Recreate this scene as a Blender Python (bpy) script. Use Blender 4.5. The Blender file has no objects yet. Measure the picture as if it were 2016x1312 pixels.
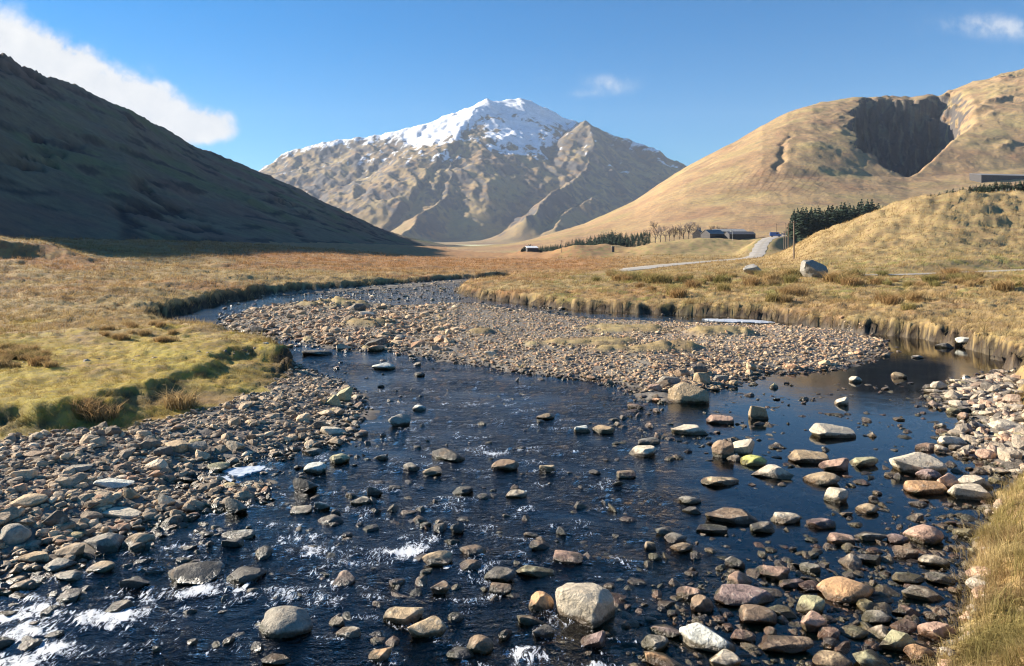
import bpy, bmesh, math, random
import numpy as np

random.seed(7)
RNG = np.random.default_rng(11)
sc = bpy.context.scene
COL = sc.collection

# ------------------------------------------------------------------ camera, sky, sun, exposure
F = 1456.0          # focal length in photograph pixels
CU, HV = 1008.0, 490.0   # picture centre column, horizon row
CH = 4.7            # camera height above the river
cam_d = bpy.data.cameras.new("camera")
cam = bpy.data.objects.new("camera", cam_d)
COL.objects.link(cam)
cam.location = (0, 0, CH)
cam.rotation_euler = (math.radians(90), 0, 0)
cam_d.sensor_width = 36.0
cam_d.lens = 36.0 * F / 2016.0
cam_d.shift_y = -(656.0 - HV) / 2016.0
cam_d.clip_start = 0.1
cam_d.clip_end = 20000
sc.camera = cam

SUN_EL = math.radians(21.5)
SUN_AHEAD = math.radians(23.0)      # sun stands left, this much ahead of square left
SX, SY, SZ = (-math.cos(SUN_AHEAD) * math.cos(SUN_EL), math.sin(SUN_AHEAD) * math.cos(SUN_EL), math.sin(SUN_EL))

world = bpy.data.worlds.new("World")
sc.world = world
world.use_nodes = True
sun_d = bpy.data.lights.new("sun", 'SUN')
sun_d.energy = 5.0
sun_d.angle = math.radians(0.53)
sun_d.color = (1.0, 0.91, 0.77)
sun = bpy.data.objects.new("sun", sun_d)
COL.objects.link(sun)
from mathutils import Vector
sun.rotation_euler = Vector((SX, SY, SZ)).to_track_quat('Z', 'Y').to_euler()
sun.location = (-50, 20, 60)

sc.view_settings.view_transform = 'Standard'
sc.view_settings.look = 'None'
sc.view_settings.gamma = 1.0
sc.view_settings.exposure = 1.52
sc.view_settings.use_curve_mapping = False
sc.render.engine = 'CYCLES'
sc.cycles.use_denoising = True
sc.cycles.max_bounces = 6
sc.cycles.diffuse_bounces = 2
sc.cycles.glossy_bounces = 3
sc.cycles.transparent_max_bounces = 12
sc.cycles.volume_bounces = 0
sc.cycles.caustics_reflective = False
sc.cycles.caustics_refractive = False
sc.cycles.sample_clamp_indirect = 6
sc.cycles.filter_width = 1.15


class NT:
    """small helper to write node trees"""
    def __init__(self, tree):
        self.t = tree
        self.t.nodes.clear()

    def n(self, typ, ins=None, **props):
        nd = self.t.nodes.new(typ)
        for k, v in props.items():
            setattr(nd, k, v)
        if ins:
            for k, v in ins.items():
                s = nd.inputs[k]
                if hasattr(v, 'is_output'):
                    self.t.links.new(v, s)
                elif isinstance(v, bpy.types.Node):
                    self.t.links.new(v.outputs[0], s)
                else:
                    s.default_value = v
        return nd

    def m(self, op, a, b=None, c=None, clamp=False):
        ins = {0: a}
        if b is not None: ins[1] = b
        if c is not None: ins[2] = c
        return self.n('ShaderNodeMath', ins, operation=op, use_clamp=clamp).outputs[0]

    def sstep(self, v, lo, hi):
        return self.n('ShaderNodeMapRange', {'Value': v, 'From Min': lo, 'From Max': hi}, interpolation_type='SMOOTHSTEP').outputs[0]

    def lin(self, v, lo, hi, a, b):
        return self.n('ShaderNodeMapRange', {'Value': v, 'From Min': lo, 'From Max': hi, 'To Min': a, 'To Max': b}).outputs[0]

    def mixc(self, f, a, b, mode='MIX'):
        nd = self.t.nodes.new('ShaderNodeMix')
        nd.data_type = 'RGBA'; nd.blend_type = mode; nd.clamp_factor = True
        for idx, v in ((0, f), (6, a), (7, b)):
            s = nd.inputs[idx]
            if hasattr(v, 'is_output'): self.t.links.new(v, s)
            else: s.default_value = v if idx == 0 else ((*v, 1.0) if len(v) == 3 else v)
        return nd.outputs[2]

    def noise(self, vec, scale, detail=4, rough=0.55, dist=0.0):
        return self.n('ShaderNodeTexNoise', {'Vector': vec, 'Scale': scale, 'Detail': detail, 'Roughness': rough, 'Distortion': dist}).outputs[0]

    def attr(self, name, typ='GEOMETRY'):
        return self.n('ShaderNodeAttribute', attribute_name=name, attribute_type=typ)


# sky with a few clouds, all by direction
w = NT(world.node_tree)
sky = w.n('ShaderNodeTexSky', sky_type='NISHITA', sun_disc=False, sun_elevation=SUN_EL,
          sun_rotation=math.atan2(SX, SY), altitude=100.0, air_density=1.0, dust_density=0.0, ozone_density=4.5)
tc = w.n('ShaderNodeTexCoord')
sep = w.n('ShaderNodeSeparateXYZ', {0: tc.outputs['Generated']})
yy = w.m('MAXIMUM', sep.outputs[1], 0.05)
ax = w.m('DIVIDE', sep.outputs[0], yy)
ez = w.m('DIVIDE', sep.outputs[2], yy)
vec = w.n('ShaderNodeCombineXYZ', {0: ax, 1: ez}).outputs[0]
cn = w.noise(vec, 13.0, 7, 0.62, 0.2)
cn2 = w.noise(vec, 46.0, 5, 0.62, 0.3)
cshape = w.m('ADD', w.m('MULTIPLY', w.m('SUBTRACT', cn, 0.5), 2.0), w.m('MULTIPLY', w.m('SUBTRACT', cn2, 0.5), 0.9))
total = None
def puff(u, v, ru, rv, amp):
    global total
    a = w.m('DIVIDE', w.m('SUBTRACT', ax, (u - CU) / F), ru / F)
    b = w.m('DIVIDE', w.m('SUBTRACT', ez, (HV - v) / F), rv / F)
    r2 = w.m('ADD', w.m('MULTIPLY', a, a), w.m('MULTIPLY', b, b))
    g = w.m('MULTIPLY', w.m('POWER', 2.718, w.m('MULTIPLY', r2, -1.0)), amp)
    total = g if total is None else w.m('ADD', total, g)
for p in [(-160, 60, 170, 100, 1.3), (20, 122, 95, 62, 1.2), (135, 150, 80, 66, 1.15), (235, 205, 85, 60, 1.1), (318, 226, 58, 55, 0.95), (415, 236, 55, 30, 0.85), (380, 262, 90, 26, 0.85)]:
    puff(*p)
dens = w.m('ADD', total, w.m('MULTIPLY', cshape, w.m('MINIMUM', total, 1.0)))
cmask = w.sstep(dens, 0.30, 0.85)
total = None
for p in [(1205, 165, 55, 17, 0.55), (1150, 185, 60, 10, 0.3), (1935, 48, 95, 22, 0.6), (2010, 62, 70, 20, 0.5), (290, 140, 22, 18, 0.3), (1080, 155, 30, 8, 0.22)]:
    puff(*p)
wispn = w.m('MULTIPLY', total, w.lin(w.m('ADD', cn, w.m('MULTIPLY', w.m('SUBTRACT', cn2, 0.5), 0.5)), 0.35, 0.75, 0.0, 1.2))
cmask = w.m('MAXIMUM', cmask, w.m('MULTIPLY', w.sstep(wispn, 0.0, 0.7), 0.62))
cmask = w.m('MULTIPLY', cmask, w.m('GREATER_THAN', sep.outputs[1], 0.05))
cshade = w.lin(w.m('ADD', cn, w.m('MULTIPLY', cn2, 0.35)), 0.5, 0.85, 0.62, 1.0)
SKYK = 0.053
ccol = w.mixc(cshade, (3.5, 3.9, 4.6), (6.4, 6.4, 6.3))
hs = w.n('ShaderNodeHueSaturation', {'Color': sky.outputs[0], 'Saturation': 1.38, 'Value': 1.0})
skyc = w.mixc(cmask, hs.outputs[0], ccol)
bg = w.n('ShaderNodeBackground', {'Color': skyc, 'Strength': SKYK})
w.n('ShaderNodeOutputWorld', {'Surface': bg})

# ------------------------------------------------------------------ numeric helpers
def _h(ix, iy, s):
    n = (ix.astype(np.int64) * 374761393 + iy.astype(np.int64) * 668265263 + s * 2147483647) & 0x7fffffff
    n = ((n ^ (n >> 13)) * 1274126177) & 0x7fffffff
    n = (n ^ (n >> 16)) & 0x7fffffff
    return n / 0x7fffffff

def pn(x, y, s=0):
    ix = np.floor(x); iy = np.floor(y)
    fx = x - ix; fy = y - iy
    ux = fx * fx * fx * (fx * (fx * 6 - 15) + 10); uy = fy * fy * fy * (fy * (fy * 6 - 15) + 10)
    def g(ox, oy):
        a = _h(ix + ox, iy + oy, s) * 2 * math.pi
        return np.cos(a) * (fx - ox) + np.sin(a) * (fy - oy)
    a = g(0, 0); b = g(1, 0); c = g(0, 1); d = g(1, 1)
    return (a + (b - a) * ux + (c - a) * uy + (a - b - c + d) * ux * uy) * 1.4

def fbm(x, y, o=4, s=0, gain=0.5):
    v = 0; a = 1; 
    for i in range(o):
        v = v + a * pn(x, y, s + i * 17); a *= gain; x = x * 2.03 + 3.1; y = y * 2.03 - 1.7
    return v

def ridged(x, y, o=5, s=0, gain=0.5):
    v = 0; a = 1; wgt = 1.0
    for i in range(o):
        n = 1 - np.abs(pn(x, y, s + i * 13)); n = n * n * wgt
        v = v + a * n; wgt = np.clip(n * 1.6, 0, 1); a *= gain; x = x * 2.07 + 1.3; y = y * 2.07 + 5.1
    return v

def ss(x, a, b):
    t = np.clip((x - a) / (b - a), 0, 1); return t * t * (3 - 2 * t)

def sdf(poly, X, Y):
    """signed distance, positive inside"""
    P = np.asarray(poly, float); d2 = np.full(X.shape, 1e18); ins = np.zeros(X.shape, bool)
    for i in range(len(P)):
        ax_, ay = P[i]; bx, by = P[(i + 1) % len(P)]
        ex, ey = bx - ax_, by - ay; wx, wy = X - ax_, Y - ay
        t = np.clip((wx * ex + wy * ey) / (ex * ex + ey * ey + 1e-12), 0, 1)
        d2 = np.minimum(d2, (wx - ex * t) ** 2 + (wy - ey * t) ** 2)
        c = ((ay <= Y) & (by > Y)) | ((by <= Y) & (ay > Y))
        if by != ay:
            ins ^= c & (X < ax_ + (Y - ay) / (by - ay) * ex)
    return np.sqrt(d2) * np.where(ins, 1, -1)

def gp(u, v, z=0.0):
    """picture point lying at height z -> ground x, y"""
    d = (CH - z) * F / (v - HV); return ((u - CU) / F * d, d)
def poly(pts, z=0.0): return [gp(u, v, z) for u, v in pts]

def mesh_obj(name, V, faces, mat=None, attrs=None, smooth=True, parent=None, mat_list=None):
    """faces: (n,3) or (n,4) array, or a list of those arrays"""
    V = np.asarray(V, np.float32)
    if not isinstance(faces, list): faces = [faces]
    faces = [np.asarray(f, np.int32) for f in faces if len(f)]
    me = bpy.data.meshes.new(name)
    me.vertices.add(len(V)); me.vertices.foreach_set('co', V.ravel())
    loops = np.concatenate([f.ravel() for f in faces]) if faces else np.zeros(0, np.int32)
    tot = np.concatenate([np.full(len(f), f.shape[1], np.int32) for f in faces])
    start = np.concatenate([[0], np.cumsum(tot)[:-1]]).astype(np.int32)
    me.loops.add(len(loops)); me.loops.foreach_set('vertex_index', loops)
    me.polygons.add(len(tot)); me.polygons.foreach_set('loop_start', start)
    try: me.polygons.foreach_set('loop_total', tot)
    except Exception: pass
    me.polygons.foreach_set('use_smooth', np.full(len(tot), smooth, bool))
    me.update(calc_edges=True); me.validate()
    if attrs:
        for k, a in attrs.items():
            a = np.asarray(a, np.float32)
            if a.ndim == 1:
                at = me.attributes.new(k, 'FLOAT', 'POINT'); at.data.foreach_set('value', a)
            else:
                at = me.attributes.new(k, 'FLOAT_COLOR', 'POINT')
                at.data.foreach_set('color', np.concatenate([a, np.ones((len(a), 1), np.float32)], 1).ravel())
    if mat: me.materials.append(mat)
    ob = bpy.data.objects.new(name, me); COL.objects.link(ob)
    if parent: ob.parent = parent
    return ob

def grid_faces(nr, nc, mask=None):
    i = np.arange((nr - 1) * (nc - 1)); r = i // (nc - 1); c = i % (nc - 1); a = r * nc + c
    f = np.stack([a, a + 1, a + nc + 1, a + nc], 1)
    return f if mask is None else f[mask.ravel()]

def tag(o, label=None, cat=None, group=None, kind=None):
    if label: o['label'] = label
    if cat: o['category'] = cat
    if group: o['group'] = group
    if kind: o['kind'] = kind
    return o

# ------------------------------------------------------------------ materials of the land
def land_material(name, bump=0.6, scale=3.0, spread=0.45, bdist=0.08):
    m = bpy.data.materials.new(name); m.use_nodes = True; t = NT(m.node_tree)
    pos = t.n('ShaderNodeNewGeometry').outputs['Position']
    col = t.attr('col').outputs['Color']
    n1 = t.noise(pos, scale, 8, 0.65); n2 = t.noise(pos, scale * 0.13, 5, 0.6, 0.4); n3 = t.noise(pos, scale * 5.3, 4, 0.7)
    k = t.m('ADD', t.m('MULTIPLY', n1, 0.5), t.m('ADD', t.m('MULTIPLY', n2, 0.3), t.m('MULTIPLY', n3, 0.2)))
    f = t.lin(k, 0.3, 0.7, 1 - spread, 1 + spread)
    c = t.mixc(1.0, col, t.n('ShaderNodeCombineColor', {0: f, 1: f, 2: f}).outputs[0], 'MULTIPLY')
    hue = t.n('ShaderNodeHueSaturation', {'Color': c, 'Hue': t.lin(n2, 0.3, 0.7, 0.485, 0.512), 'Saturation': t.lin(n1, 0.3, 0.7, 0.85, 1.15)})
    b = t.n('ShaderNodeBump', {'Strength': bump, 'Distance': bdist, 'Height': k})
    p = t.n('ShaderNodeBsdfPrincipled', {'Base Color': hue, 'Roughness': 0.95, 'Specular IOR Level': 0.15, 'Normal': b})
    t.n('ShaderNodeOutputMaterial', {'Surface': p})
    return m

M_ground = land_material('grassland', 0.9, 4.0, 0.5, 0.09)
M_hill = land_material('hill grass', 1.0, 0.2, 0.55, 2.2)
M_mtn = land_material('mountain slopes', 0.8, 0.05, 0.36, 4.0)

# ------------------------------------------------------------------ ground sheet
PX = {}
PX['corridor'] = poly([(-1100, 940), (-300, 900), (0, 890), (100, 880), (170, 866), (250, 868), (300, 850), (370, 838), (440, 815), (500, 795), (555, 768), (578, 735), (583, 712), (562, 695), (520, 684), (480, 680), (440, 662), (400, 653), (360, 648), (330, 641), (303, 634), (330, 625), (380, 612), (430, 598), (480, 588), (540, 579), (600, 574), (700, 568), (760, 563), (830, 558), (900, 552), (1000, 545), (985, 552), (925, 560), (892, 568), (902, 577), (960, 588), (1040, 598), (1110, 606), (1200, 612), (1300, 616), (1400, 620), (1480, 624), (1530, 631), (1580, 640), (1640, 648), (1720, 656), (1790, 662), (1850, 670), (1890, 680), (1930, 692), (1965, 705), (1990, 728), (1985, 745), (2000, 770), (1990, 800), (2030, 840), (2050, 880), (2025, 925), (1975, 955), (1950, 990), (1925, 1040), (1905, 1100), (1890, 1160), (1890, 1220), (1860, 1270), (1830, 1312), (1760, 1500), (1600, 2600), (-1500, 2600)], 0.1)
PX['lshingle'] = poly([(-1400, 1290), (0, 1168), (80, 1145), (130, 1125), (165, 1100), (240, 1092), (300, 1060), (380, 1015), (450, 1000), (520, 985), (540, 960), (440, 955), (400, 945), (430, 925), (560, 905), (640, 885), (700, 862), (700, 835), (722, 805), (705, 775), (655, 745), (605, 730), (575, 712), (300, 760), (-1400, 800)])
PX['bar'] = poly([(440, 643), (480, 655), (560, 668), (640, 682), (690, 692), (740, 688), (800, 698), (850, 705), (930, 722), (1050, 738), (1180, 753), (1240, 768), (1262, 795), (1300, 790), (1330, 775), (1400, 770), (1490, 748), (1520, 738), (1620, 732), (1700, 716), (1750, 693), (1745, 672), (1690, 655), (1600, 646), (1500, 642), (1380, 638), (1200, 632), (1060, 618), (1000, 608), (930, 598), (870, 600), (800, 606), (720, 606), (650, 598), (580, 598), (520, 606), (470, 620), (445, 632)])
PX['far'] = poly([(520, 584), (600, 578), (700, 573), (800, 567), (880, 560), (980, 549), (940, 548), (800, 556), (600, 568)])
PX['rshore'] = poly([(2200, 728), (1965, 733), (1900, 748), (1850, 768), (1845, 800), (1900, 812), (1925, 830), (1890, 858), (1870, 885), (1930, 905), (1975, 930), (2200, 930)])
PX['rshallow'] = poly([(1260, 1400), (1340, 1240), (1420, 1170), (1580, 1120), (1740, 1075), (1850, 1030), (1920, 985), (2200, 900), (2200, 1400)])
PX['uplow'] = poly([(-1400, 812), (0, 806), (60, 806), (110, 812), (160, 800), (200, 792), (250, 774), (300, 768), (350, 742), (420, 718), (440, 700), (492, 684), (548, 690), (566, 700), (562, 664), (440, 640), (300, 628), (-1400, 600)], 0.75)

DS = np.concatenate([[1.0, 2.5, 4.0], np.geomspace(5.3, 140, 360), np.geomspace(142.5, 450, 62)[0:], np.geomspace(470, 7000, 48)])
US = np.concatenate([np.linspace(-2600, -420, 26)[:-1], np.linspace(-420, 2420, 590), np.linspace(2420, 4600, 26)[1:]])
NR, NC = len(DS), len(US)
DD, UU = np.meshgrid(DS, US, indexing='ij')
XX = (UU - CU) / F * DD; YY = DD

def interp(u, xs, ys): return np.interp(u, xs, ys)

KU = [1500, 1560, 1600, 1640, 1700, 1760, 1830, 1900, 2016, 2300, 3000]
KV = [490, 474, 462, 450, 428, 405, 388, 382, 384, 392, 420]
def base_land(X, Y, U, D):
    left = 0.80 + 0.25 * ss(D, 38, 60) + 0.075 * np.logaddexp(0, (-X - 26) / 5) * 5 * ss(D, 25, 90) + 0.6 * ss(-X, 8, 60)
    right = 0.95 + 0.9 * ss(X, 12, 60)
    z = np.where(X < 0, left, right)
    m = ss(X, -8, 8); z = left * (1 - m) + right * m
    # knoll on the right
    kz = CH + (HV - interp(U, KU, KV)) / F * 190.0
    prof = ss(D, 105, 195) * 0.75 + 0.25 * ss(D, 60, 190)
    fall = 1 - 0.55 * ss(D, 200, 300)
    z = z + np.maximum(kz - 1.8, 0) * prof * fall * ss(U, 1470, 1620)
    # rise to the farm
    fz = interp(U, [1000, 1150, 1250, 1300, 1400, 1480, 1560, 1700, 2300], [1.0, 2.0, 3.5, 6.0, 8.0, 8.3, 11.0, 12, 14])
    z = z + fz * ss(D, 238, 385) * (1 - ss(U, 1480, 1600) * 0.6)
    for (u0, v0, su, d0, sd) in [(1130, 484, 52, 300, 34), (1195, 489, 40, 320, 30), (1290, 484, 60, 300, 35), (1370, 481, 50, 330, 35), (1040, 494, 30, 330, 26)]:
        A = CH + (HV - v0) / F * d0 - 1.6 - np.interp(u0, [1000, 1150, 1250, 1300, 1400], [0, 0.4, 1.0, 2.2, 4.0])
        z = z + A * np.exp(-((U - u0) / su) ** 2 - ((D - d0) / sd) ** 2)
    # dark peaty bank on the left meadow and others
    z = z + 1.5 * ss(D, 80 + 3 * np.sin(U / 50), 84 + 3 * np.sin(U / 50)) * (1 - ss(D, 90, 112)) * ss(-U, -215, -60)
    z = z + 0.45 * np.exp(-((D - 112) / 4) ** 2) * ss(U, 330, 400) * (1 - ss(U, 440, 480))
    return z

cor = sdf(PX['corridor'], XX, YY)
wob = 0.35 * fbm(XX * 0.9, YY * 0.9, 3, 5) + 0.12 * fbm(XX * 4, YY * 4, 2, 9)
g = -(cor + wob * np.clip(DD / 20, 0.5, 1.6))          # >0 in grass
far_w = np.clip(DD / 40, 1, 3)
lsh = sdf(PX['lshingle'], XX, YY); bar = sdf(PX['bar'], XX, YY); far = sdf(PX['far'], XX, YY)
rsh = sdf(PX['rshore'], XX, YY); rsw = sdf(PX['rshallow'], XX, YY); upl = sdf(PX['uplow'], XX, YY) + 0.55 * fbm(XX * 0.55, YY * 0.55, 3, 31) + 0.22 * fbm(XX * 2.4, YY * 2.4, 3, 33)
wn = 0.5 * fbm(XX * 0.7, YY * 0.7, 3, 21)
def clipz(s, k, lo, hi): return np.clip(k * (s + wn), lo, hi)
zin = np.maximum.reduce([clipz(lsh, 0.11, -0.38, 0.34), clipz(bar, 0.10, -0.38, 0.42 ), clipz(far, 0.1, -0.3, 0.2), clipz(rsh, 0.14, -0.38, 0.3), clipz(rsw, 0.06, -0.32, -0.03)])
rif = np.exp(-((UU - 770) / 230) ** 2) * ss(DD, 58, 68) * (1 - ss(DD, 88, 100))
zin = np.maximum(zin, -0.30 + 0.235 * rif + 0.0 * zin)
rsch = ss(UU, 1000, 1100) * (1 - ss(UU, 1520, 1640)) * ss(DD, 44, 48)
zin = np.maximum(zin, -0.38 + 0.24 * rsch)
zin = zin + 0.035 * fbm(XX * 2.2, YY * 2.2, 3, 3) + 0.05 * fbm(XX * 0.5, YY * 0.5, 2, 4) * (zin > 0)
land = base_land(XX, YY, UU, DD)
near_left = (1 - ss(XX, -4.5, -2.5)) * (1 - ss(DD, 35, 44))    # the low terrace on the left
bank_w = 0.55 + 0.25 * np.clip(DD / 30, 0, 3)
steep = ss(g, 0.0, bank_w)
terr = 0.30 + 0.22 * ss(g, 0, 2.5)
z_left = terr * ss(g, 0, 0.8) + (land - terr) * ss(upl, -0.28, 0.5)
z_std = land * (0.72 * steep + 0.28 * ss(g, 0, bank_w * 6))
right_near = ss(XX, 2, 5) * (1 - ss(DD, 15, 22))
z_rn = (0.12 + ss(g, 0.1, 0.8) * (0.16 * fbm(XX * 1.1, YY * 1.1, 3, 34) + 0.07 * fbm(XX * 3, YY * 3, 2, 35)) + 1.35 * ss(g, -0.1, 2.6) + 0.4 * ss(g, 2.6, 6))
zg = z_std * (1 - near_left) + z_left * near_left
zg = zg * (1 - right_near) + z_rn * right_near
hum = (0.10 * fbm(XX * 1.1, YY * 1.1, 3, 41) + 0.06 * np.abs(fbm(XX * 2.6, YY * 2.6, 2, 42)) + 0.16 * fbm(XX * 0.22, YY * 0.22, 3, 43))
amp = np.clip(DD / 40, 0.55, 1.4)
hum = hum + (1 - ss(DD, 45, 70)) * (0.05 * fbm(XX * 3.1, YY * 2.2, 3, 47) + 0.07 * np.maximum(0, fbm(XX * 1.5, YY * 1.5, 2, 48)))
hum = hum + (ss(DD, 60, 140)) * (0.30 * fbm(XX * 0.09, YY * 0.09, 4, 44))
knoll = ss(UU, 1560, 1700) * ss(DD, 110, 140) * (1 - ss(DD, 400, 700))
hum = hum + knoll * (0.55 * fbm(XX * 0.16, YY * 0.16, 4, 45) + 0.5 * np.abs(fbm(XX * 0.06, YY * 0.09, 3, 46)))
zg = zg + hum * amp * ss(g, 0.1, 1.2)
edge = ss(g, -0.05, 0.25)
ZZ = zin * (1 - edge) + np.maximum(zg, zin) * edge
# small grassy hummocks on the gravel bar
bar_tuft = np.zeros_like(ZZ)
for (u, v, rx, ry, h) in [(730, 645, 2.2, 1.3, .35), (1150, 682, 3.0, 1.5, .22), (1230, 655, 3.2, 2.2, .22), (1420, 662, 2.3, 1.6, .36), (1270, 695, 3, 1.3, .2), (690, 606, 2.6, 2.0, .45), (945, 662, .9, .7, .25), (625, 605, 2.5, 1.5, .35), (1330, 690, 1.6, .9, .16)]:
    x0, y0 = gp(u, v, 0.3)
    e = np.exp(-((XX - x0) / rx) ** 2 - ((YY - y0) / ry) ** 2 + 0.5 * fbm(XX * 0.9, YY * 0.9, 3, 77))
    bar_tuft = np.maximum(bar_tuft, ss(e, 0.42, 0.75))
    ZZ = ZZ + h * ss(e, 0.35, 0.95) * (cor > 0)

# ---- roads: flatten the ground along the track
def road_pts(pts, n=60):
    P = np.array([(*gp_d(u, d), z) for u, d, z in pts]); s = np.concatenate([[0], np.cumsum(np.hypot(*np.diff(P[:, :2], axis=0).T))])
    q = np.linspace(0, s[-1], n); return np.stack([np.interp(q, s, P[:, k]) for k in range(3)], 1)
def gp_d(u, d): return ((u - CU) / F * d, d)
def v2d(v, z): return (CH - z) * F / (v - HV)
ROAD = road_pts([(1196, 106, 1.15), (1222, 117, 1.25), (1270, 137, 1.3), (1340, 168, 1.35), (1410, 200, 1.45), (1468, 226, 1.7), (1488, 240, 2.2), (1494, 258, 4.0), (1500, 280, 6.6), (1512, 305, 9.0), (1540, 330, 10.6), (1600, 352, 11.6), (1700, 370, 12)], 150)
k = np.ones(7) / 7
for c in range(3):
    ROAD[3:-3, c] = np.convolve(ROAD[:, c], k, 'valid')
TRACK = road_pts([(1690, v2d(542, 1.7), 1.7), (1760, v2d(541, 1.75), 1.75), (1850, v2d(538, 1.8), 1.8), (1950, v2d(534, 1.9), 1.9), (2060, v2d(530, 2.0), 2.0), (2300, v2d(524, 2.2), 2.2)], 60)
RW = 2.0
def flatten(P, w):
    global ZZ
    x0, y0 = P[:, 0].min() - 8, P[:, 1].min() - 8; x1, y1 = P[:, 0].max() + 8, P[:, 1].max() + 8
    ids = np.where((XX > x0) & (XX < x1) & (YY > y0) & (YY < y1) & (DD > 20))
    x, y = XX[ids], YY[ids]; best = np.full(x.shape, 1e9); zb = np.zeros_like(x)
    for i in range(len(P)):
        d = np.hypot(x - P[i, 0], y - P[i, 1]); mk = d < best
        best[mk] = d[mk]; zb[mk] = P[i, 2]
    f = 1 - ss(best, w + 0.4, w + 7.0)
    ZZ[ids] = ZZ[ids] * (1 - f) + (zb - 0.10) * f
flatten(ROAD, 2.6); flatten(TRACK, 1.8)

# ---- colours of the ground (the things' own colours)
def lerp(a, b, f): return a * (1 - f[..., None]) + np.asarray(b) * f[..., None]
C = np.zeros(XX.shape + (3,)); n_big = fbm(XX * 0.05, YY * 0.05, 4, 60); n_mid = fbm(XX * 0.35, YY * 0.35, 4, 61); n_sm = fbm(XX * 1.7, YY * 1.7, 3, 62)
C[:] = (0.36, 0.255, 0.115)                                                     # dry straw
C = lerp(C, (0.33, 0.185, 0.08), ss(n_big + 0.4 * n_mid, -0.1, 0.5) * ss(-XX, -60, 20) * ss(DD, 30, 70))     # rusty moor grass
C = lerp(C, (0.36, 0.19, 0.085), ss(DD, 95, 140) * (1 - ss(UU, 1100, 1350)) * 0.8)
C = lerp(C, (0.20, 0.13, 0.065), ss(n_mid + 0.4 * n_sm, 0.25, 0.7) * 0.7)         # dark heath
moss = ss(n_mid * 0.6 + 0.9 * (1 - ss(DD, 24, 42)) + 0.3 * n_sm, 0.25, 0.75) * (1 - ss(XX, -3, 2)) * (1 - ss(DD, 34, 55))
C = lerp(C, (0.37, 0.275, 0.065), moss * 0.9)
C = lerp(C, (0.26, 0.25, 0.075), ss(n_mid - 0.3 * n_sm, 0.1, 0.5) * ss(XX, 0, 6) * ss(DD, 45, 60) * (1 - ss(DD, 110, 130)) * 0.7)
C = lerp(C, (0.35, 0.25, 0.115), knoll * 0.8)
C = lerp(C, (0.25, 0.23, 0.08), ss(n_mid, 0.0, 0.5) * ss(UU, 1060, 1120) * ss(DD, 230, 270) * (1 - ss(DD, 420, 500)) * 0.7)
terrm = near_left * (1 - ss(upl, -0.2, 0.4)) * edge
C = lerp(C, (0.25, 0.19, 0.06), terrm * ss(n_mid, -0.2, 0.3)); C = lerp(C, (0.28, 0.19, 0.085), terrm * ss(n_mid, 0.1, 0.5) * 0.8)
stepf = near_left * ss(upl, -0.45, -0.1) * (1 - ss(upl, 0.0, 0.35)) * edge
C = lerp(C, (0.11, 0.085, 0.04), stepf * ss(n_sm + 0.3 * n_mid, -0.3, 0.3))
bankface = ss(g, -0.1, 0.2) * (1 - ss(g, 0.5, 1.0)) * (ZZ < 0.7) * ss(DD, 24, 28)
C = lerp(C, (0.05, 0.037, 0.026), bankface)                                       # bare peat of the bank
inn = 1 - edge
shcol = np.array([0.20, 0.175, 0.145]) * (1 + 0.25 * n_sm[..., None])
C = C * (1 - inn[..., None]) + shcol * inn[..., None]
C = lerp(C, (0.30, 0.24, 0.18), inn * ss(UU, 1150, 1350) * ss(bar, 1, 5) * 0.7)
C = lerp(C, (0.38, 0.285, 0.14), bar_tuft * (cor > 0) * (ZZ > 0.1))
C = lerp(C, (0.105, 0.08, 0.05), inn * (1 - ss(ZZ, -0.06, 0.04)))               # peat stained river bed
V = np.stack([XX, YY, ZZ], -1).reshape(-1, 3)
ground = tag(mesh_obj('ground', V, grid_faces(NR, NC), M_ground, {'col': np.clip(C, 0, 1).reshape(-1, 3)}), kind='structure')

def lookup(A, X, Y):
    U = CU + F * X / np.maximum(Y, 0.5)
    r = np.interp(Y, DS, np.arange(NR)); c = np.interp(U, US, np.arange(NC))
    r0 = np.clip(r.astype(int), 0, NR - 2); c0 = np.clip(c.astype(int), 0, NC - 2); fr = r - r0; fc = c - c0
    if A.ndim == 3: fr = fr[..., None]; fc = fc[..., None]
    return A[r0, c0] * (1 - fr) * (1 - fc) + A[r0 + 1, c0] * fr * (1 - fc) + A[r0, c0 + 1] * (1 - fr) * fc + A[r0 + 1, c0 + 1] * fr * fc
def gz(x, y): return float(lookup(ZZ, np.array([x]), np.array([y]))[0])
def place(u, v):
    """where the picture ray meets the ground (or the water)"""
    ds = np.geomspace(6, 900, 2500); x = (u - CU) / F * ds
    z = np.maximum(lookup(ZZ, x, ds), 0.0); ray = CH - (v - HV) / F * ds
    i = np.argmax(ray <= z)
    return float(x[i]), float(ds[i]), float(z[i])

# ------------------------------------------------------------------ hills
def strip(name, us, ds, zf, colf, mat):
    D, U = np.meshgrid(ds, us, indexing='ij'); X = (U - CU) / F * D
    Z = zf(U, D, X); c = colf(U, D, X, Z)
    return tag(mesh_obj(name, np.stack([X, D, Z], -1).reshape(-1, 3), grid_faces(len(ds), len(us)), mat, {'col': np.clip(c, 0, 1).reshape(-1, 3)}), kind='structure')

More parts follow.
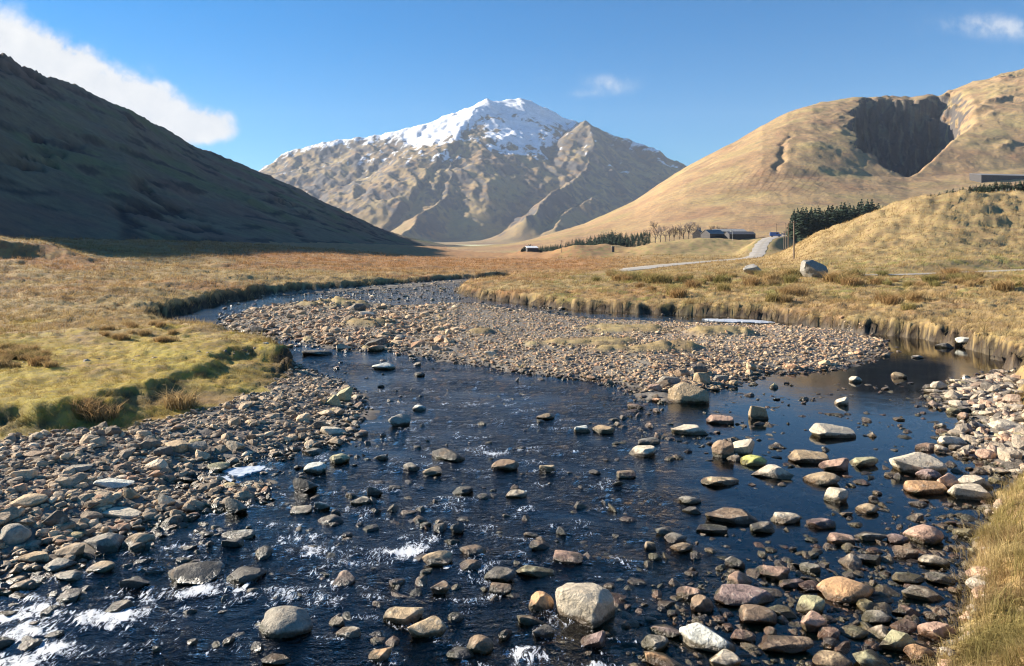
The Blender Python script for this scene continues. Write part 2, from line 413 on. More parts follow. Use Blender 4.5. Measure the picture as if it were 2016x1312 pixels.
# left hill: a long ridge running away from the camera
LU = [-1100, -700, -300, 0, 60, 120, 190, 250, 300, 350, 400, 450, 520, 600, 650, 700, 760, 820, 880, 950, 1010]
LV = [-250, -110, 20, 105, 135, 160, 190, 215, 245, 270, 295, 315, 342, 380, 405, 430, 455, 472, 483, 489, 494]
def lh(U, D, X):
    d1 = interp(U, [-1100, -300, 0, 250, 520, 650, 760, 880, 1010], [199, 325, 420, 560, 866, 950, 1030, 1150, 1250])
    d0 = interp(U, [-1100, 0, 250, 520, 700, 880, 1010], [50, 105, 140, 200, 280, 450, 600])
    zs = CH + (HV - interp(U, LU, LV)) / F * d1
    z0 = 1.0 + 0.075 * np.maximum(0, -X - 26) * 0.55
    t = (D - d0) / (d1 - d0)
    z = z0 - 2.5 + (zs - z0 + 2.5) * np.where(t < 1, np.maximum(t, -0.2) ** 1 * np.abs(np.clip(t, 0, 1)) ** 0.28, 1 - 0.25 * (t - 1))
    h = np.clip((z - 3) / 30, 0, 1)
    fade = np.where(t < 1, 1, np.clip(1 - (t - 1) * 3, 0.3, 1)) * h
    crag = ss(fbm(X * 0.03 + D * 0.012, D * 0.006, 4, 82), 0.28, 0.6)
    z = z + fade * (2.2 * fbm(X * 0.02, D * 0.012, 4, 80) + 1.0 * ridged(X * 0.05, D * 0.02, 4, 81) + 0.5 * fbm(X * .2, D * .1, 3, 83) - 3.2 * crag * ss(fbm(X * 0.09, D * 0.05, 3, 84), -0.1, 0.35))
    return z
def lc(U, D, X, Z):
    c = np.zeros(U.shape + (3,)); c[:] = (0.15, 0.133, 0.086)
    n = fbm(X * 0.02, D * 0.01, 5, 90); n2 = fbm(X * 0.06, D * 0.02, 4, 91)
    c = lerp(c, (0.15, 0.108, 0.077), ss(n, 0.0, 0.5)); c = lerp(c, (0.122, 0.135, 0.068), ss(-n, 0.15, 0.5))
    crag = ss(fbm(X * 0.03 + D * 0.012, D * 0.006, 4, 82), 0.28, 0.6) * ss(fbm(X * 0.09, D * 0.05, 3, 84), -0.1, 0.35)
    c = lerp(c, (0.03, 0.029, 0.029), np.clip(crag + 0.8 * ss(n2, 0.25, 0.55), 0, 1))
    return c
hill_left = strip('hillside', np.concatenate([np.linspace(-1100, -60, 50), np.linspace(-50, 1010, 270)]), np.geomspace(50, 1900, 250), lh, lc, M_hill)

# right hill with the dark gully
RU = [880, 960, 1000, 1050, 1150, 1250, 1350, 1400, 1450, 1500, 1550, 1600, 1650, 1690, 1750, 1790, 1830, 1880, 1930, 2016, 2300, 2900]
RV = [497, 488, 482, 471, 442, 397, 335, 308, 280, 250, 226, 211, 201, 195, 193, 195, 188, 180, 166, 141, 80, 10]
def rd1(U): return interp(U, [880, 1100, 1300, 1500, 1700, 2016, 2900], [1080, 1060, 1080, 1140, 1240, 1300, 1450])
def rh(U, D, X):
    vs = interp(U, RU, RV); d1 = rd1(U); db = 0.58 * d1
    d0 = interp(U, [880, 1100, 1300, 2016, 2900], [470, 430, 390, 420, 480])
    zs = CH + (HV - vs) / F * d1
    vb = vs + interp(U, [900, 1300, 1500, 1700, 2016, 2500], [0.5, 0.45, 0.50, 0.53, 0.56, 0.56]) * (478 - vs)
    zb = CH + (HV - vb) / F * db
    z0 = interp(U, [880, 1200, 1300, 1400, 1560, 1700, 2300], [1, 2, 6, 8.5, 11, 13, 15])
    t = np.clip((D - d0) / (db - d0), -0.1, 1); t2 = np.clip((D - db) / (d1 - db), 0, 1)
    low = z0 + (zb - z0) * (0.65 * t + 0.35 * np.sign(t) * t * t)
    z = np.where(D < db, low, zb + (zs - zb) * (1 - (1 - t2) ** 1.35))
    over = np.clip((D - d1) / 800, 0, 1); z = z - over * 60 + 0.0
    tt = t2
    # gully: steep shaded wall on the left, open slope on the right
    rim = interp(tt, [0, .07, .16, .35, .6, .85, 1], [1778, 1728, 1690, 1678, 1692, 1704, 1712]) + 16 * fbm(D * 0.025, U * 0.02, 4, 120, 0.6)
    axis = interp(tt, [0, .1, .3, .55, 1], [1780, 1800, 1838, 1848, 1852])
    gl = 0.66 * ss(U, rim - 3, rim + 16) + 0.34 * np.clip((U - rim) / np.maximum(axis - rim, 8), 0, 1); gr = 1 - ss(U, axis - 12, axis + interp(tt, [0, .3, .7, 1], [22, 90, 60, 16]))
    dep = interp(np.clip(tt + 0.07 * fbm(U * 0.03, D * 0.02, 3, 121) * ss(tt, .5, .7), 0, 1), [0, .05, .2, .42, .58, .70, .80, 1], [0, 20, 56, 74, 62, 34, 3, 0]) * (D < d1 + 60) * (1 - ss(D, d1, d1 + 60)) * (D > db - 5)
    z = z - dep * gl * gr + ss(dep * gl * gr, 6, 25) * 5 * ridged(U * 0.05, D * 0.012, 3, 122)
    z = z - 6 * np.exp(-((U - 1849) / 11) ** 2) * ss(tt, 0.75, 0.9) * (1 - ss(D, d1, d1 + 60))
    # minor gullies and crags
    up = ss(z, 40, 110)
    z = z - 2.5 * np.exp(-((U - 1555 - (D - 900) * 0.12 - 10 * fbm(D * .03, D * 0, 2, 7)) / 7) ** 2) * ss(tt, 0.02, 0.12) * (1 - ss(tt, 0.3, 0.45))
    cr = ss(fbm(X * 0.012 + 3, D * 0.01, 3, 130), 0.05, 0.4) * up
    rr = ridged((X + 0.6 * D) * 0.012, (D - 0.3 * X) * 0.02, 5, 131)
    z = z + up * (3.0 * fbm(X * 0.01, D * 0.01, 5, 132)) + cr * (rr - 0.9) * 4.5 * ss(U, 1500, 1750) + ss(U, 1900, 1980) * up * (rr - 0.9) * 3 * ss(D, 950, 1000)
    z = z + 0.7 * fbm(X * 0.05, D * 0.03, 4, 133) * ss(D, d0, d0 + 120) * ss(z, 12, 30)
    return z
def rc(U, D, X, Z):
    c = np.zeros(U.shape + (3,)); c[:] = (0.37, 0.25, 0.13)
    n = fbm(X * 0.012, D * 0.012, 5, 140); n2 = fbm(X * 0.05, D * 0.04, 4, 141)
    c = lerp(c, (0.35, 0.22, 0.12), ss(n, 0.0, 0.5) * .7); c = lerp(c, (0.32, 0.245, 0.115), ss(-n, 0.1, 0.5) * 0.7)
    c = lerp(c, (0.22, 0.17, 0.09), ss(Z, 70, 110) * ss(n2 + n, 0.1, 0.7) * 0.6)
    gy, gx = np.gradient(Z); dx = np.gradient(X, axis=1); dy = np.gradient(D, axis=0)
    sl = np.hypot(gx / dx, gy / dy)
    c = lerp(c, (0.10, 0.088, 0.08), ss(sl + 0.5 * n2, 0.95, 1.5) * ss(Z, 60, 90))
    vv = HV - (Z - CH) / D * F; tg = np.clip((D - 0.58 * rd1(U)) / (0.42 * rd1(U)), 0, 1); ra = np.interp(tg, [0, .07, .16, .35, .6, .85, 1], [1778, 1728, 1690, 1678, 1692, 1704, 1712]); aa = np.interp(tg, [0, .1, .3, .55, 1], [1780, 1800, 1838, 1848, 1852]); cliff_shade = ss(U, ra - 4, ra + 8) * (1 - ss(U, aa - 4, aa + 8)) * ss(tg, 0.03, 0.08) * (1 - ss(tg, 0.72, 0.82))
    cv_ = fbm(U * 0.09, D * 0.015, 4, 145); c = lerp(c, (0.055, 0.05, 0.045), cliff_shade); c = lerp(c, (0.13, 0.11, 0.075), cliff_shade * ss(cv_, 0.1, 0.5))  # dark rock colour, spread over the whole gully to deepen its shadow
    st = ss(np.sin((U - 0.42 * D) * 0.38 + 1.2 * n), 0.55, 0.95) * ss(U, 1380, 1450) * (1 - ss(U, 1600, 1660)) * ss(Z, 45, 55) * (1 - ss(Z, 78, 90))
    c = lerp(c, (0.22, 0.14, 0.07), st * 0.6)
    return c
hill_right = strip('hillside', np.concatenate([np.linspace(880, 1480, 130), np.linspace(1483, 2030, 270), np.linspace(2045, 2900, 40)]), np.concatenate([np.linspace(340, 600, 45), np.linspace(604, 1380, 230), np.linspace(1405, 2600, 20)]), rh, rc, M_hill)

# ------------------------------------------------------------------ mountain: ridges at their true distance, slopes falling away from them
def r3(pts): return [((u - CU) / F * d, d, CH + (HV - v) / F * d) for u, v, d in pts]
RIDGES = [
    (r3([(250, 455, 4780), (380, 400, 4760), (510, 338, 4740), (560, 305, 4720), (620, 281, 4690), (700, 269, 4640), (790, 259, 4590), (850, 243, 4570), (900, 222, 4590), (940, 203, 4630), (960, 194, 4650), (985, 199, 4700), (1015, 193, 4750), (1040, 200, 4770), (1070, 213, 4800), (1130, 238, 4820), (1200, 262, 4750), (1290, 296, 4550), (1358, 328, 4350), (1500, 400, 4150), (1700, 470, 4000)]), 0.70),
    (r3([(1130, 240, 4700), (1145, 238, 4500), (1158, 235, 4380), (1174, 262, 4200), (1170, 300, 4000), (1150, 335, 3820), (1125, 365, 3600), (1070, 398, 3350), (1040, 430, 3050)]), 0.72),
    (r3([(1158, 235, 4380), (1200, 262, 4330), (1260, 284, 4250), (1330, 315, 4120), (1358, 329, 4050), (1420, 380, 3950)]), 0.66),
    (r3([(955, 196, 4640), (938, 226, 4450), (918, 262, 4250), (905, 300, 4000), (893, 345, 3750), (865, 395, 3450), (820, 435, 3150), (790, 462, 2900)]), 0.66),
    (r3([(500, 345, 4720), (470, 400, 4300), (450, 440, 3800)]), 0.6),
    (r3([(640, 279, 4680), (580, 335, 4450), (535, 390, 4050), (510, 440, 3500)]), 0.62),
    (r3([(1015, 193, 4750), (1020, 232, 4560), (1000, 275, 4420)]), 0.95),
    (r3([(1225, 330, 3950), (1180, 380, 3600), (1120, 420, 3250), (1090, 450, 3000)]), 0.6),
]
def mz(U, D, X):
    wx = X + 40 * fbm(X * 0.003, D * 0.003, 4, 150); wy = D + 40 * fbm(X * 0.003 + 9, D * 0.003, 4, 151)
    best = np.full(X.shape, -1e9)
    for ri, (P, sl) in enumerate(RIDGES):
        asym = {1: (1.3, .95), 3: (1.45, 0.85), 4: (1.2, .9), 5: (0.75, .9), 7: (1.2, .9)}.get(ri, (1, 1))
        for i in range(len(P) - 1):
            a, b = P[i], P[i + 1]; ex, ey = b[0] - a[0], b[1] - a[1]
            t = np.clip(((wx - a[0]) * ex + (wy - a[1]) * ey) / (ex * ex + ey * ey), 0, 1)
            dist = np.hypot(wx - a[0] - ex * t, wy - a[1] - ey * t); zr = a[2] + (b[2] - a[2]) * t
            side = ss(((wx - a[0]) * ey - (wy - a[1]) * ex) / math.hypot(ex, ey), -60, 60); af = asym[0] * (1 - side) + asym[1] * side; drop = sl * (af * np.minimum(dist, 320) + 0.86 * np.maximum(dist - 320, 0))
            best = np.maximum(best, zr - drop)
    floor = 15 + 0.02 * (D - 2200)
    z = np.logaddexp(best / 25, floor / 25) * 25
    k = ss(z, 60, 260)
    rg = ridged(X * 0.0034 + 0.25 * np.sin(D * 0.002), D * 0.0016, 5, 152, 0.45)
    rg2 = ridged((X + D * 0.6) * 0.011, (D - 0.6 * X) * 0.004, 4, 153, 0.55) + 0.4 * ridged((X + D * 1.1) * 0.026, (D - 0.9 * X) * 0.008, 3, 155, 0.5) - 0.4
    top = ss(z, 560, 820)
    z = z + k * ((rg - 1.0) * 15 * (1 - 0.6 * top) + (rg2 - 1.0) * 10 * (1 - 0.5 * top) + (5 - 2.5 * top) * fbm(X * 0.012, D * 0.012, 4, 154, 0.5)) 
    return z
MTN = {}
def mc(U, D, X, Z):
    c = np.zeros(U.shape + (3,)); c[:] = (0.30, 0.215, 0.105)
    gy, gx = np.gradient(Z); dx = np.gradient(X, axis=1); dy = np.gradient(D, axis=0)
    sl = np.hypot(gx / dx, gy / dy); n = fbm(X * 0.006, D * 0.004, 5, 160); n2 = fbm(X * 0.03, D * 0.02, 4, 161)
    c = lerp(c, (0.24, 0.16, 0.085), ss(n, 0, 0.5)); rb = fbm((X + D * 0.9) * 0.02, (D - 0.9 * X) * 0.004, 4, 165); c = lerp(c, (0.10, 0.092, 0.085), ss(sl + 0.35 * n2 + 0.3 * n + 0.45 * rb, 0.74, 1.12))
    c = lerp(c, (0.11, 0.10, 0.092), ss(rb + 0.4 * n2 + 0.5 * np.exp(-((U - 680) / 90) ** 2) + 0.5 * np.exp(-((U - 1200) / 70) ** 2), 0.35, 0.7) * ss(Z, 150, 300) * 0.85)
    c = lerp(c, (0.17, 0.14, 0.10), ss(Z + 60 * n, 560, 760) * 0.7)
    Vp = HV - (Z - CH) / D * F
    skyl = interp(U, [380, 510, 560, 620, 700, 790, 850, 900, 960, 1015, 1070, 1130, 1200, 1290, 1358], [400, 338, 305, 281, 269, 259, 243, 222, 194, 193, 213, 238, 262, 296, 328])
    below = Vp - skyl
    n3 = fbm(X * 0.016 + n * 1.5, D * 0.012, 5, 162, 0.62)
    width = interp(U, [500, 540, 600, 700, 790, 820, 900, 950, 1000, 1080, 1128, 1142, 1180, 1200, 1300, 1360], [-12, -3, 4, 6, 10, 32, 40, 30, 32, 26, 14, -16, -16, 0, -4, -14])
    s = ss(width * 1.2 + 3 - below + 16 * n3 + 6 * n, -2, 5) * (D > 4000)
    cor_ = np.exp(-((U - 1022) / 72) ** 2 - ((Vp - 258) / 42) ** 2)
    rdg = ridged(X * 0.011, D * 0.004, 3, 163)
    s = np.maximum(s, ss(cor_ * 1.7 + 0.85 * n3 - 0.5 * ss(sl, 1.0, 1.7) + 0.35 * (0.9 - rdg), 0.66, 0.86) * (D > 3900))
    arc = np.exp(-((Vp - 300 + ((U - 1020) / 95) ** 2 * 40) / 9) ** 2) * ss(U, 925, 970) * (1 - ss(U, 1090, 1130))
    s = np.maximum(s, ss(arc + 0.7 * n3, 0.75, 0.95) * (D > 3800))
    strk = ss(n3 + 0.5 * n2, 0.52, 0.7) * ss(Vp, 240, 270) * (1 - ss(Vp, 315, 330)) * ss(U, 600, 700) * (1 - ss(U, 900, 930)) * 0.9
    s = np.maximum(s, strk)
    c = lerp(c, (0.84, 0.85, 0.87), np.clip(s, 0, 1))
    return c
mountain = strip('mountain', np.linspace(200, 1620, 540), np.concatenate([np.linspace(2300, 3200, 50), np.linspace(3212, 4900, 255), np.linspace(4930, 5600, 12)]), mz, mc, M_mtn)

# ------------------------------------------------------------------ road surfaces
def road_material():
    m = bpy.data.materials.new('gravel road'); m.use_nodes = True; t = NT(m.node_tree)
    pos = t.n('ShaderNodeNewGeometry').outputs['Position']; a = t.attr('across').outputs['Fac']
    n = t.noise(pos, 2.0, 6, 0.7); n2 = t.noise(pos, 0.3, 3)
    rut = t.m('MULTIPLY', t.sstep(t.m('ABSOLUTE', a), 0.28, 0.12), 0.7)
    c = t.mixc(t.m('MULTIPLY', rut, t.sstep(n, 0.35, 0.6)), (0.46, 0.41, 0.34), (0.36, 0.29, 0.18))
    c = t.mixc(t.sstep(n2, 0.35, 0.7), c, (0.36, 0.32, 0.27))
    p = t.n('ShaderNodeBsdfPrincipled', {'Base Color': c, 'Roughness': 0.9, 'Normal': t.n('ShaderNodeBump', {'Height': n, 'Strength': 0.5, 'Distance': 0.03})})
    t.n('ShaderNodeOutputMaterial', {'Surface': p}); return m
M_road = road_material()
def ribbon(name, P, w):
    T = np.gradient(P[:, :2], axis=0); T /= np.hypot(T[:, 0], T[:, 1])[:, None]; N = np.stack([-T[:, 1], T[:, 0]], 1)
    ks = np.linspace(-1, 1, 9); V = []; A = []
    for i in range(len(P)):
        for q in ks:
            w_ = w * min(1, 0.12 + i / 14)
            ww = w_ * (1 + 0.08 * math.sin(i * 0.9 + q * 3)) if abs(q) == 1 else w_
            x, y = P[i, :2] + N[i] * q * ww; V.append((x, y, P[i, 2] + 0.06 - 0.10 * q * q)); A.append(q)
    return tag(mesh_obj(name, V, grid_faces(len(P), 9), M_road, {'across': A}), kind='structure')
ribbon('road', ROAD, 2.4); ribbon('track', TRACK, 1.5)
#@@WATER
# ------------------------------------------------------------------ river
wu = np.linspace(-460, 2460, 470); wd = np.geomspace(5.4, 105, 310)
WD, WU = np.meshgrid(wd, wu, indexing='ij'); WX = (WU - CU) / F * WD
wz = lookup(ZZ, WX, WD)
def seg_mask(segs):
    f = np.zeros_like(WX)
    for (u0, v0, u1, v1, r, a) in segs:
        ax_, ay = gp(u0, v0); bx, by = gp(u1, v1); ex, ey = bx - ax_, by - ay
        t = np.clip(((WX - ax_) * ex + (WD - ay) * ey) / (ex * ex + ey * ey), 0, 1)
        d = np.hypot(WX - ax_ - ex * t + 0.25 * fbm(WX * 2, WD * 2, 2, 210), (WD - ay - ey * t) + 0.25 * fbm(WX * 2 + 7, WD * 2, 2, 211)); f = np.maximum(f, a * np.exp(-(d / (1.9 * r)) ** 2))
    return f
FOAM = [(1010, 1306, 1055, 1298, .13, 1), (1130, 1302, 1175, 1306, .11, .95), (-60, 1218, 230, 1222, .34, 1), (-60, 1262, 120, 1255, .3, .9), (-80, 1300, 60, 1300, .35, 1), (0, 1190, 50, 1180, .2, .9), (120, 1232, 260, 1215, .22, .9), (220, 1180, 330, 1175, .16, .8), (300, 1168, 480, 1160, .2, 1), (380, 1176, 520, 1168, .2, .9), (505, 1172, 660, 1188, .2, .95), (440, 1135, 500, 1120, .16, .8), (560, 1068, 640, 1082, .2, 1), (640, 1080, 760, 1092, .22, .95), (760, 1100, 850, 1075, .22, 1), (820, 1085, 850, 1070, .2, .8), (330, 1078, 380, 1082, .15, .8), (880, 1125, 960, 1132, .14, .8), (900, 1080, 960, 1110, .15, .7), (780, 1045, 850, 1035, .14, .65), (950, 893, 1015, 888, .2, .95), (900, 890, 950, 885, .16, .7), (870, 797, 1000, 800, .22, .75), (960, 795, 1000, 788, .2, .7), (1040, 925, 1150, 935, .15, .75), (750, 920, 780, 905, .14, .7), (640, 970, 700, 960, .16, .7), (700, 1000, 730, 985, .13, .6), (1060, 885, 1110, 880, .15, .6), (1100, 835, 1150, 838, .15, .5), (930, 960, 960, 962, .14, .55), (520, 975, 560, 985, .15, .6), (230, 1110, 330, 1100, .16, .65), (530, 1045, 560, 1060, .15, .7), (1000, 1140, 1080, 1190, .25, .4), (380, 1240, 520, 1280, .25, .55), (150, 1285, 330, 1265, .25, .6), (560, 1130, 700, 1120, .25, .4)]
foam = seg_mask(FOAM) * np.clip(0.82 + 0.45 * fbm(WX * 1.7, WD * 2.6, 4, 212, 0.6), 0, 1.1)
# broken water breaks on many small stones in the fast reach
fast = (1 - ss(WU + 0.55 * (WD - 14) * 20, 1150, 1450)) * (1 - ss(WD, 24, 32))
foam = np.maximum(foam, 0.66 * fast * ss(fbm(WX * 1.3, WD * 2.2, 3, 201), 0.0, 0.45))
chop = np.clip(0.16 + 0.9 * fast + 0.55 * (1 - ss(WU, 1250, 1500)) * (1 - ss(WD, 45, 60)) + 0.6 * foam + 0.3 * (1 - ss(WU, 1000, 1100)), 0, 1.15)
pool = ss(WU, 1380, 1560) * ss(WD, 14, 17)
chop = chop * (1 - 0.78 * pool) * np.clip(0.8 + 0.8 * fbm(WX * 0.35 + 0.2 * WD, WD * 0.5, 3, 215), 0.25, 1.3)
WZ = chop * (0.028 * fbm(WX * 1.6 + 0.5 * WD, WD * 1.2, 3, 205) + 0.010 * fbm(WX * 4.5, WD * 4.5, 2, 206)) + foam * 0.05 * np.abs(fbm(WX * 5, WD * 5, 2, 207)) + 0.012 * foam
c4 = lambda A: np.minimum.reduce([A[:-1, :-1], A[1:, :-1], A[:-1, 1:], A[1:, 1:]])
wmask = c4(wz) < 0.06

def water_material():
    m = bpy.data.materials.new('peaty river water'); m.use_nodes = True; t = NT(m.node_tree)
    pos = t.n('ShaderNodeNewGeometry').outputs['Position']
    mp = t.n('ShaderNodeMapping', {'Vector': pos, 'Rotation': (0, 0, math.radians(-32)), 'Scale': (0.75, 1.25, 1)}).outputs[0]
    ch = t.attr('chop').outputs['Fac']; fo = t.attr('foam').outputs['Fac']; dp = t.attr('depth').outputs['Fac']
    n1 = t.noise(mp, 3.2, 4, 0.6, 0.6); n2 = t.noise(mp, 11.0, 3, 0.6, 0.4); n3 = t.noise(mp, 34.0, 2, 0.5)
    h = t.m('ADD', t.m('MULTIPLY', n1, 1.0), t.m('ADD', t.m('MULTIPLY', n2, 0.42), t.m('MULTIPLY', n3, 0.10)))
    nb = t.n('ShaderNodeBump', {'Height': h, 'Strength': t.m('MULTIPLY', ch, 0.8), 'Distance': 0.07}).outputs[0]
    fr = t.n('ShaderNodeFresnel', {'IOR': 1.33, 'Normal': nb}).outputs[0]
    gl = t.n('ShaderNodeBsdfGlossy', {'Color': (1, 1, 1, 1), 'Roughness': 0.03, 'Normal': nb})
    tint = t.mixc(t.sstep(dp, 0.0, 0.32), (0.82, 0.70, 0.52), (0.20, 0.125, 0.065))
    tr = t.n('ShaderNodeBsdfTransparent', {'Color': tint})
    body = t.n('ShaderNodeMixShader', {0: fr, 1: tr, 2: gl})
    mf = t.n('ShaderNodeMapping', {'Vector': pos, 'Rotation': (0, 0, math.radians(-32)), 'Scale': (1.5, 0.6, 1)}).outputs[0]
    f1 = t.noise(mf, 9.0, 9, 0.78, 1.3)
    fm = t.sstep(t.m('ADD', f1, t.m('MULTIPLY', t.m('SUBTRACT', fo, 0.62), 0.36)), 0.53, 0.60)
    fd = t.n('ShaderNodeBsdfPrincipled', {'Base Color': (0.78, 0.80, 0.82, 1), 'Roughness': 0.5, 'Normal': t.n('ShaderNodeBump', {'Height': f1, 'Strength': 0.9, 'Distance': 0.05})})
    out = t.n('ShaderNodeMixShader', {0: t.m('MULTIPLY', fm, 0.92), 1: body, 2: fd})
    t.n('ShaderNodeOutputMaterial', {'Surface': out}); return m
M_water = water_material()
fw = grid_faces(len(wd), len(wu), wmask); used = np.unique(fw); remap = np.zeros(WX.size, np.int32); remap[used] = np.arange(len(used))
river = tag(mesh_obj('river', np.stack([WX, WD, WZ], -1).reshape(-1, 3)[used], remap[fw], M_water,
    {'chop': chop.ravel()[used], 'foam': foam.ravel()[used], 'depth': np.clip(-wz, 0, 1).ravel()[used]}), kind='structure')
#@@STONES
# ------------------------------------------------------------------ stones
def stone_material(name, src):
    m = bpy.data.materials.new(name); m.use_nodes = True; t = NT(m.node_tree)
    ge = t.n('ShaderNodeNewGeometry'); pos = ge.outputs['Position']
    col = t.attr('tint', 'OBJECT').outputs['Color'] if src == 'OBJECT' else t.attr('col').outputs['Color']
    n1 = t.noise(pos, 7.0, 6, 0.6, 0.3); n2 = t.noise(pos, 30.0, 4, 0.65); n3 = t.noise(pos, 2.6, 3, 0.5, 0.5); n4 = t.noise(pos, 95.0, 2, 0.6)
    f = t.lin(t.m('ADD', t.m('MULTIPLY', n1, 0.55), t.m('MULTIPLY', n2, 0.45)), 0.3, 0.7, 0.6, 1.4)
    c = t.mixc(1.0, col, t.n('ShaderNodeCombineColor', {0: f, 1: f, 2: f}).outputs[0], 'MULTIPLY')
    c = t.mixc(t.m('MULTIPLY', t.sstep(n1, 0.56, 0.66), 0.45), c, (0.47, 0.415, 0.32))           # pale lichen
    c = t.mixc(t.m('MULTIPLY', t.sstep(n3, 0.58, 0.70), 0.40), c, (0.40, 0.27, 0.16))           # iron stain
    c = t.mixc(t.m('MULTIPLY', t.sstep(n4, 0.62, 0.74), 0.5), c, (0.06, 0.055, 0.05))           # dark specks
    z = t.n('ShaderNodeSeparateXYZ', {0: pos}).outputs[2]
    wet = t.sstep(t.m('ADD', z, t.m('MULTIPLY', t.m('SUBTRACT', n1, 0.5), 0.16)), 0.115, 0.05)
    wetc = t.mixc(1.0, c, (0.24, 0.20, 0.155), 'MULTIPLY')
    algae = t.mixc(t.m('MULTIPLY', t.sstep(n3, 0.45, 0.6), 0.6), wetc, (0.06, 0.055, 0.018))
    c = t.mixc(wet, c, algae)
    bh = t.m('ADD', t.m('MULTIPLY', n1, 1.0), t.m('ADD', t.m('MULTIPLY', n2, 0.35), t.m('MULTIPLY', n4, 0.10)))
    b = t.n('ShaderNodeBump', {'Height': bh, 'Strength': 0.9, 'Distance': 0.08})
    p = t.n('ShaderNodeBsdfPrincipled', {'Base Color': c, 'Roughness': t.lin(wet, 0, 1, 0.85, 0.28), 'Specular IOR Level': t.lin(wet, 0, 1, 0.3, 0.5), 'Normal': b})
    t.n('ShaderNodeOutputMaterial', {'Surface': p}); return m
M_stone = stone_material('river stone', 'OBJECT'); M_rubble = stone_material('loose stones', 'GEOMETRY')

def ico(sub):
    bm = bmesh.new(); bmesh.ops.create_icosphere(bm, subdivisions=sub, radius=1.0)
    V = np.array([v.co[:] for v in bm.verts]); Fc = np.array([[v.index for v in f.verts] for f in bm.faces]); bm.free(); return V, Fc
ICO = {k: ico(k) for k in (1, 2, 4, 5)}
def rock(seed, kind, sub):
    r = np.random.default_rng(seed); V, Fc = ICO[sub]; P = V.copy()
    n = {'cube': 9.0, 'rugged': 2.6, 'round': 2.3, 'block': 6.0, 'slab': 4.0, 'angular': 3.0, 'pebble': 2.4}[kind]
    q = r.normal(size=(3, 3)); q, _ = np.linalg.qr(q)
    if kind in ('block', 'slab', 'cube'):
        a = r.uniform(-0.25, 0.25); q = np.array([[math.cos(a), -math.sin(a), 0], [math.sin(a), math.cos(a), 0], [0, 0, 1]])
    Q = P @ q; Q = Q / (np.abs(Q) ** n).sum(1)[:, None] ** (1 / n); P = Q @ q.T
    cuts = {'cube': 5, 'rugged': 12, 'round': 9, 'block': 9, 'slab': 10, 'angular': 15, 'pebble': 7}[kind]
    for i in range(cuts):
        d = r.normal(size=3); d /= np.linalg.norm(d)
        if kind == 'slab': d[2] *= 0.4; d /= np.linalg.norm(d)
        lo, hi = {'cube': (1.05, 1.3), 'rugged': (0.55, 0.85), 'round': (0.72, 0.95), 'block': (0.72, 1.0), 'slab': (0.62, 0.95), 'angular': (0.48, 0.82), 'pebble': (0.62, 0.92)}[kind]
        c = r.uniform(lo, hi); e = P @ d - c; P = P - np.where(e > 0, e * 0.94, 0)[:, None] * d
    if sub > 2:
        for (fr, am) in ((2.2, 0.05), (4.5, 0.03), (9, 0.016), (18, 0.008)):
            o = 0
            for j in range(4):
                k = r.normal(size=3) * fr; o = o + np.sin(P @ k + r.uniform(0, 6.28))
            P = P + P * (o / 4 * am * (2.6 if kind == 'rugged' else 1))[:, None]
    P -= (P.max(0) + P.min(0)) / 2; P /= (P.max(0) - P.min(0)) / 2
    return P, Fc
PROTO = {}
for kind, cnt in (('cube', 3), ('rugged', 3), ('round', 5), ('block', 6), ('slab', 6), ('angular', 7)):
    L = []
    for i in range(cnt):
        P, Fc = rock(1000 + i * 7 + len(kind) * 101, kind, 4)
        o = mesh_obj('stone', P, Fc, M_stone); me = o.data; bpy.data.objects.remove(o)
        me.set_sharp_from_angle(angle=math.radians(26)); L.append(me)
    PROTO[kind] = L
TINT = {'buff': (.41, .315, .20), 'grey': (.28, .26, .22), 'pale': (.52, .46, .36), 'dark': (.12, .112, .10), 'pink': (.40, .27, .205), 'orange': (.46, .29, .16), 'green': (.36, .345, .215), 'lime': (.46, .48, .15), 'brown': (.24, .175, .12), 'purple': (.27, .20, .185), 'white': (.62, .60, .55)}
NSTONE = 0
def put_stone(name, x, y, zc, sx, sy, sz, kind, tint, label, cat, group, rz=None, tilt=(0, 0), pid=None):
    global NSTONE
    me = PROTO[kind][(pid if pid is not None else NSTONE * 5 + int(abs(x) * 37)) % len(PROTO[kind])]
    o = bpy.data.objects.new(name, me); COL.objects.link(o); NSTONE += 1
    o.location = (x, y, zc); o.scale = (sx, sy, sz); o.rotation_euler = (tilt[0], tilt[1], rz if rz is not None else random.uniform(-0.35, 0.35))
    o['tint'] = [float(c) for c in tint]; tag(o, label, cat, group); return o

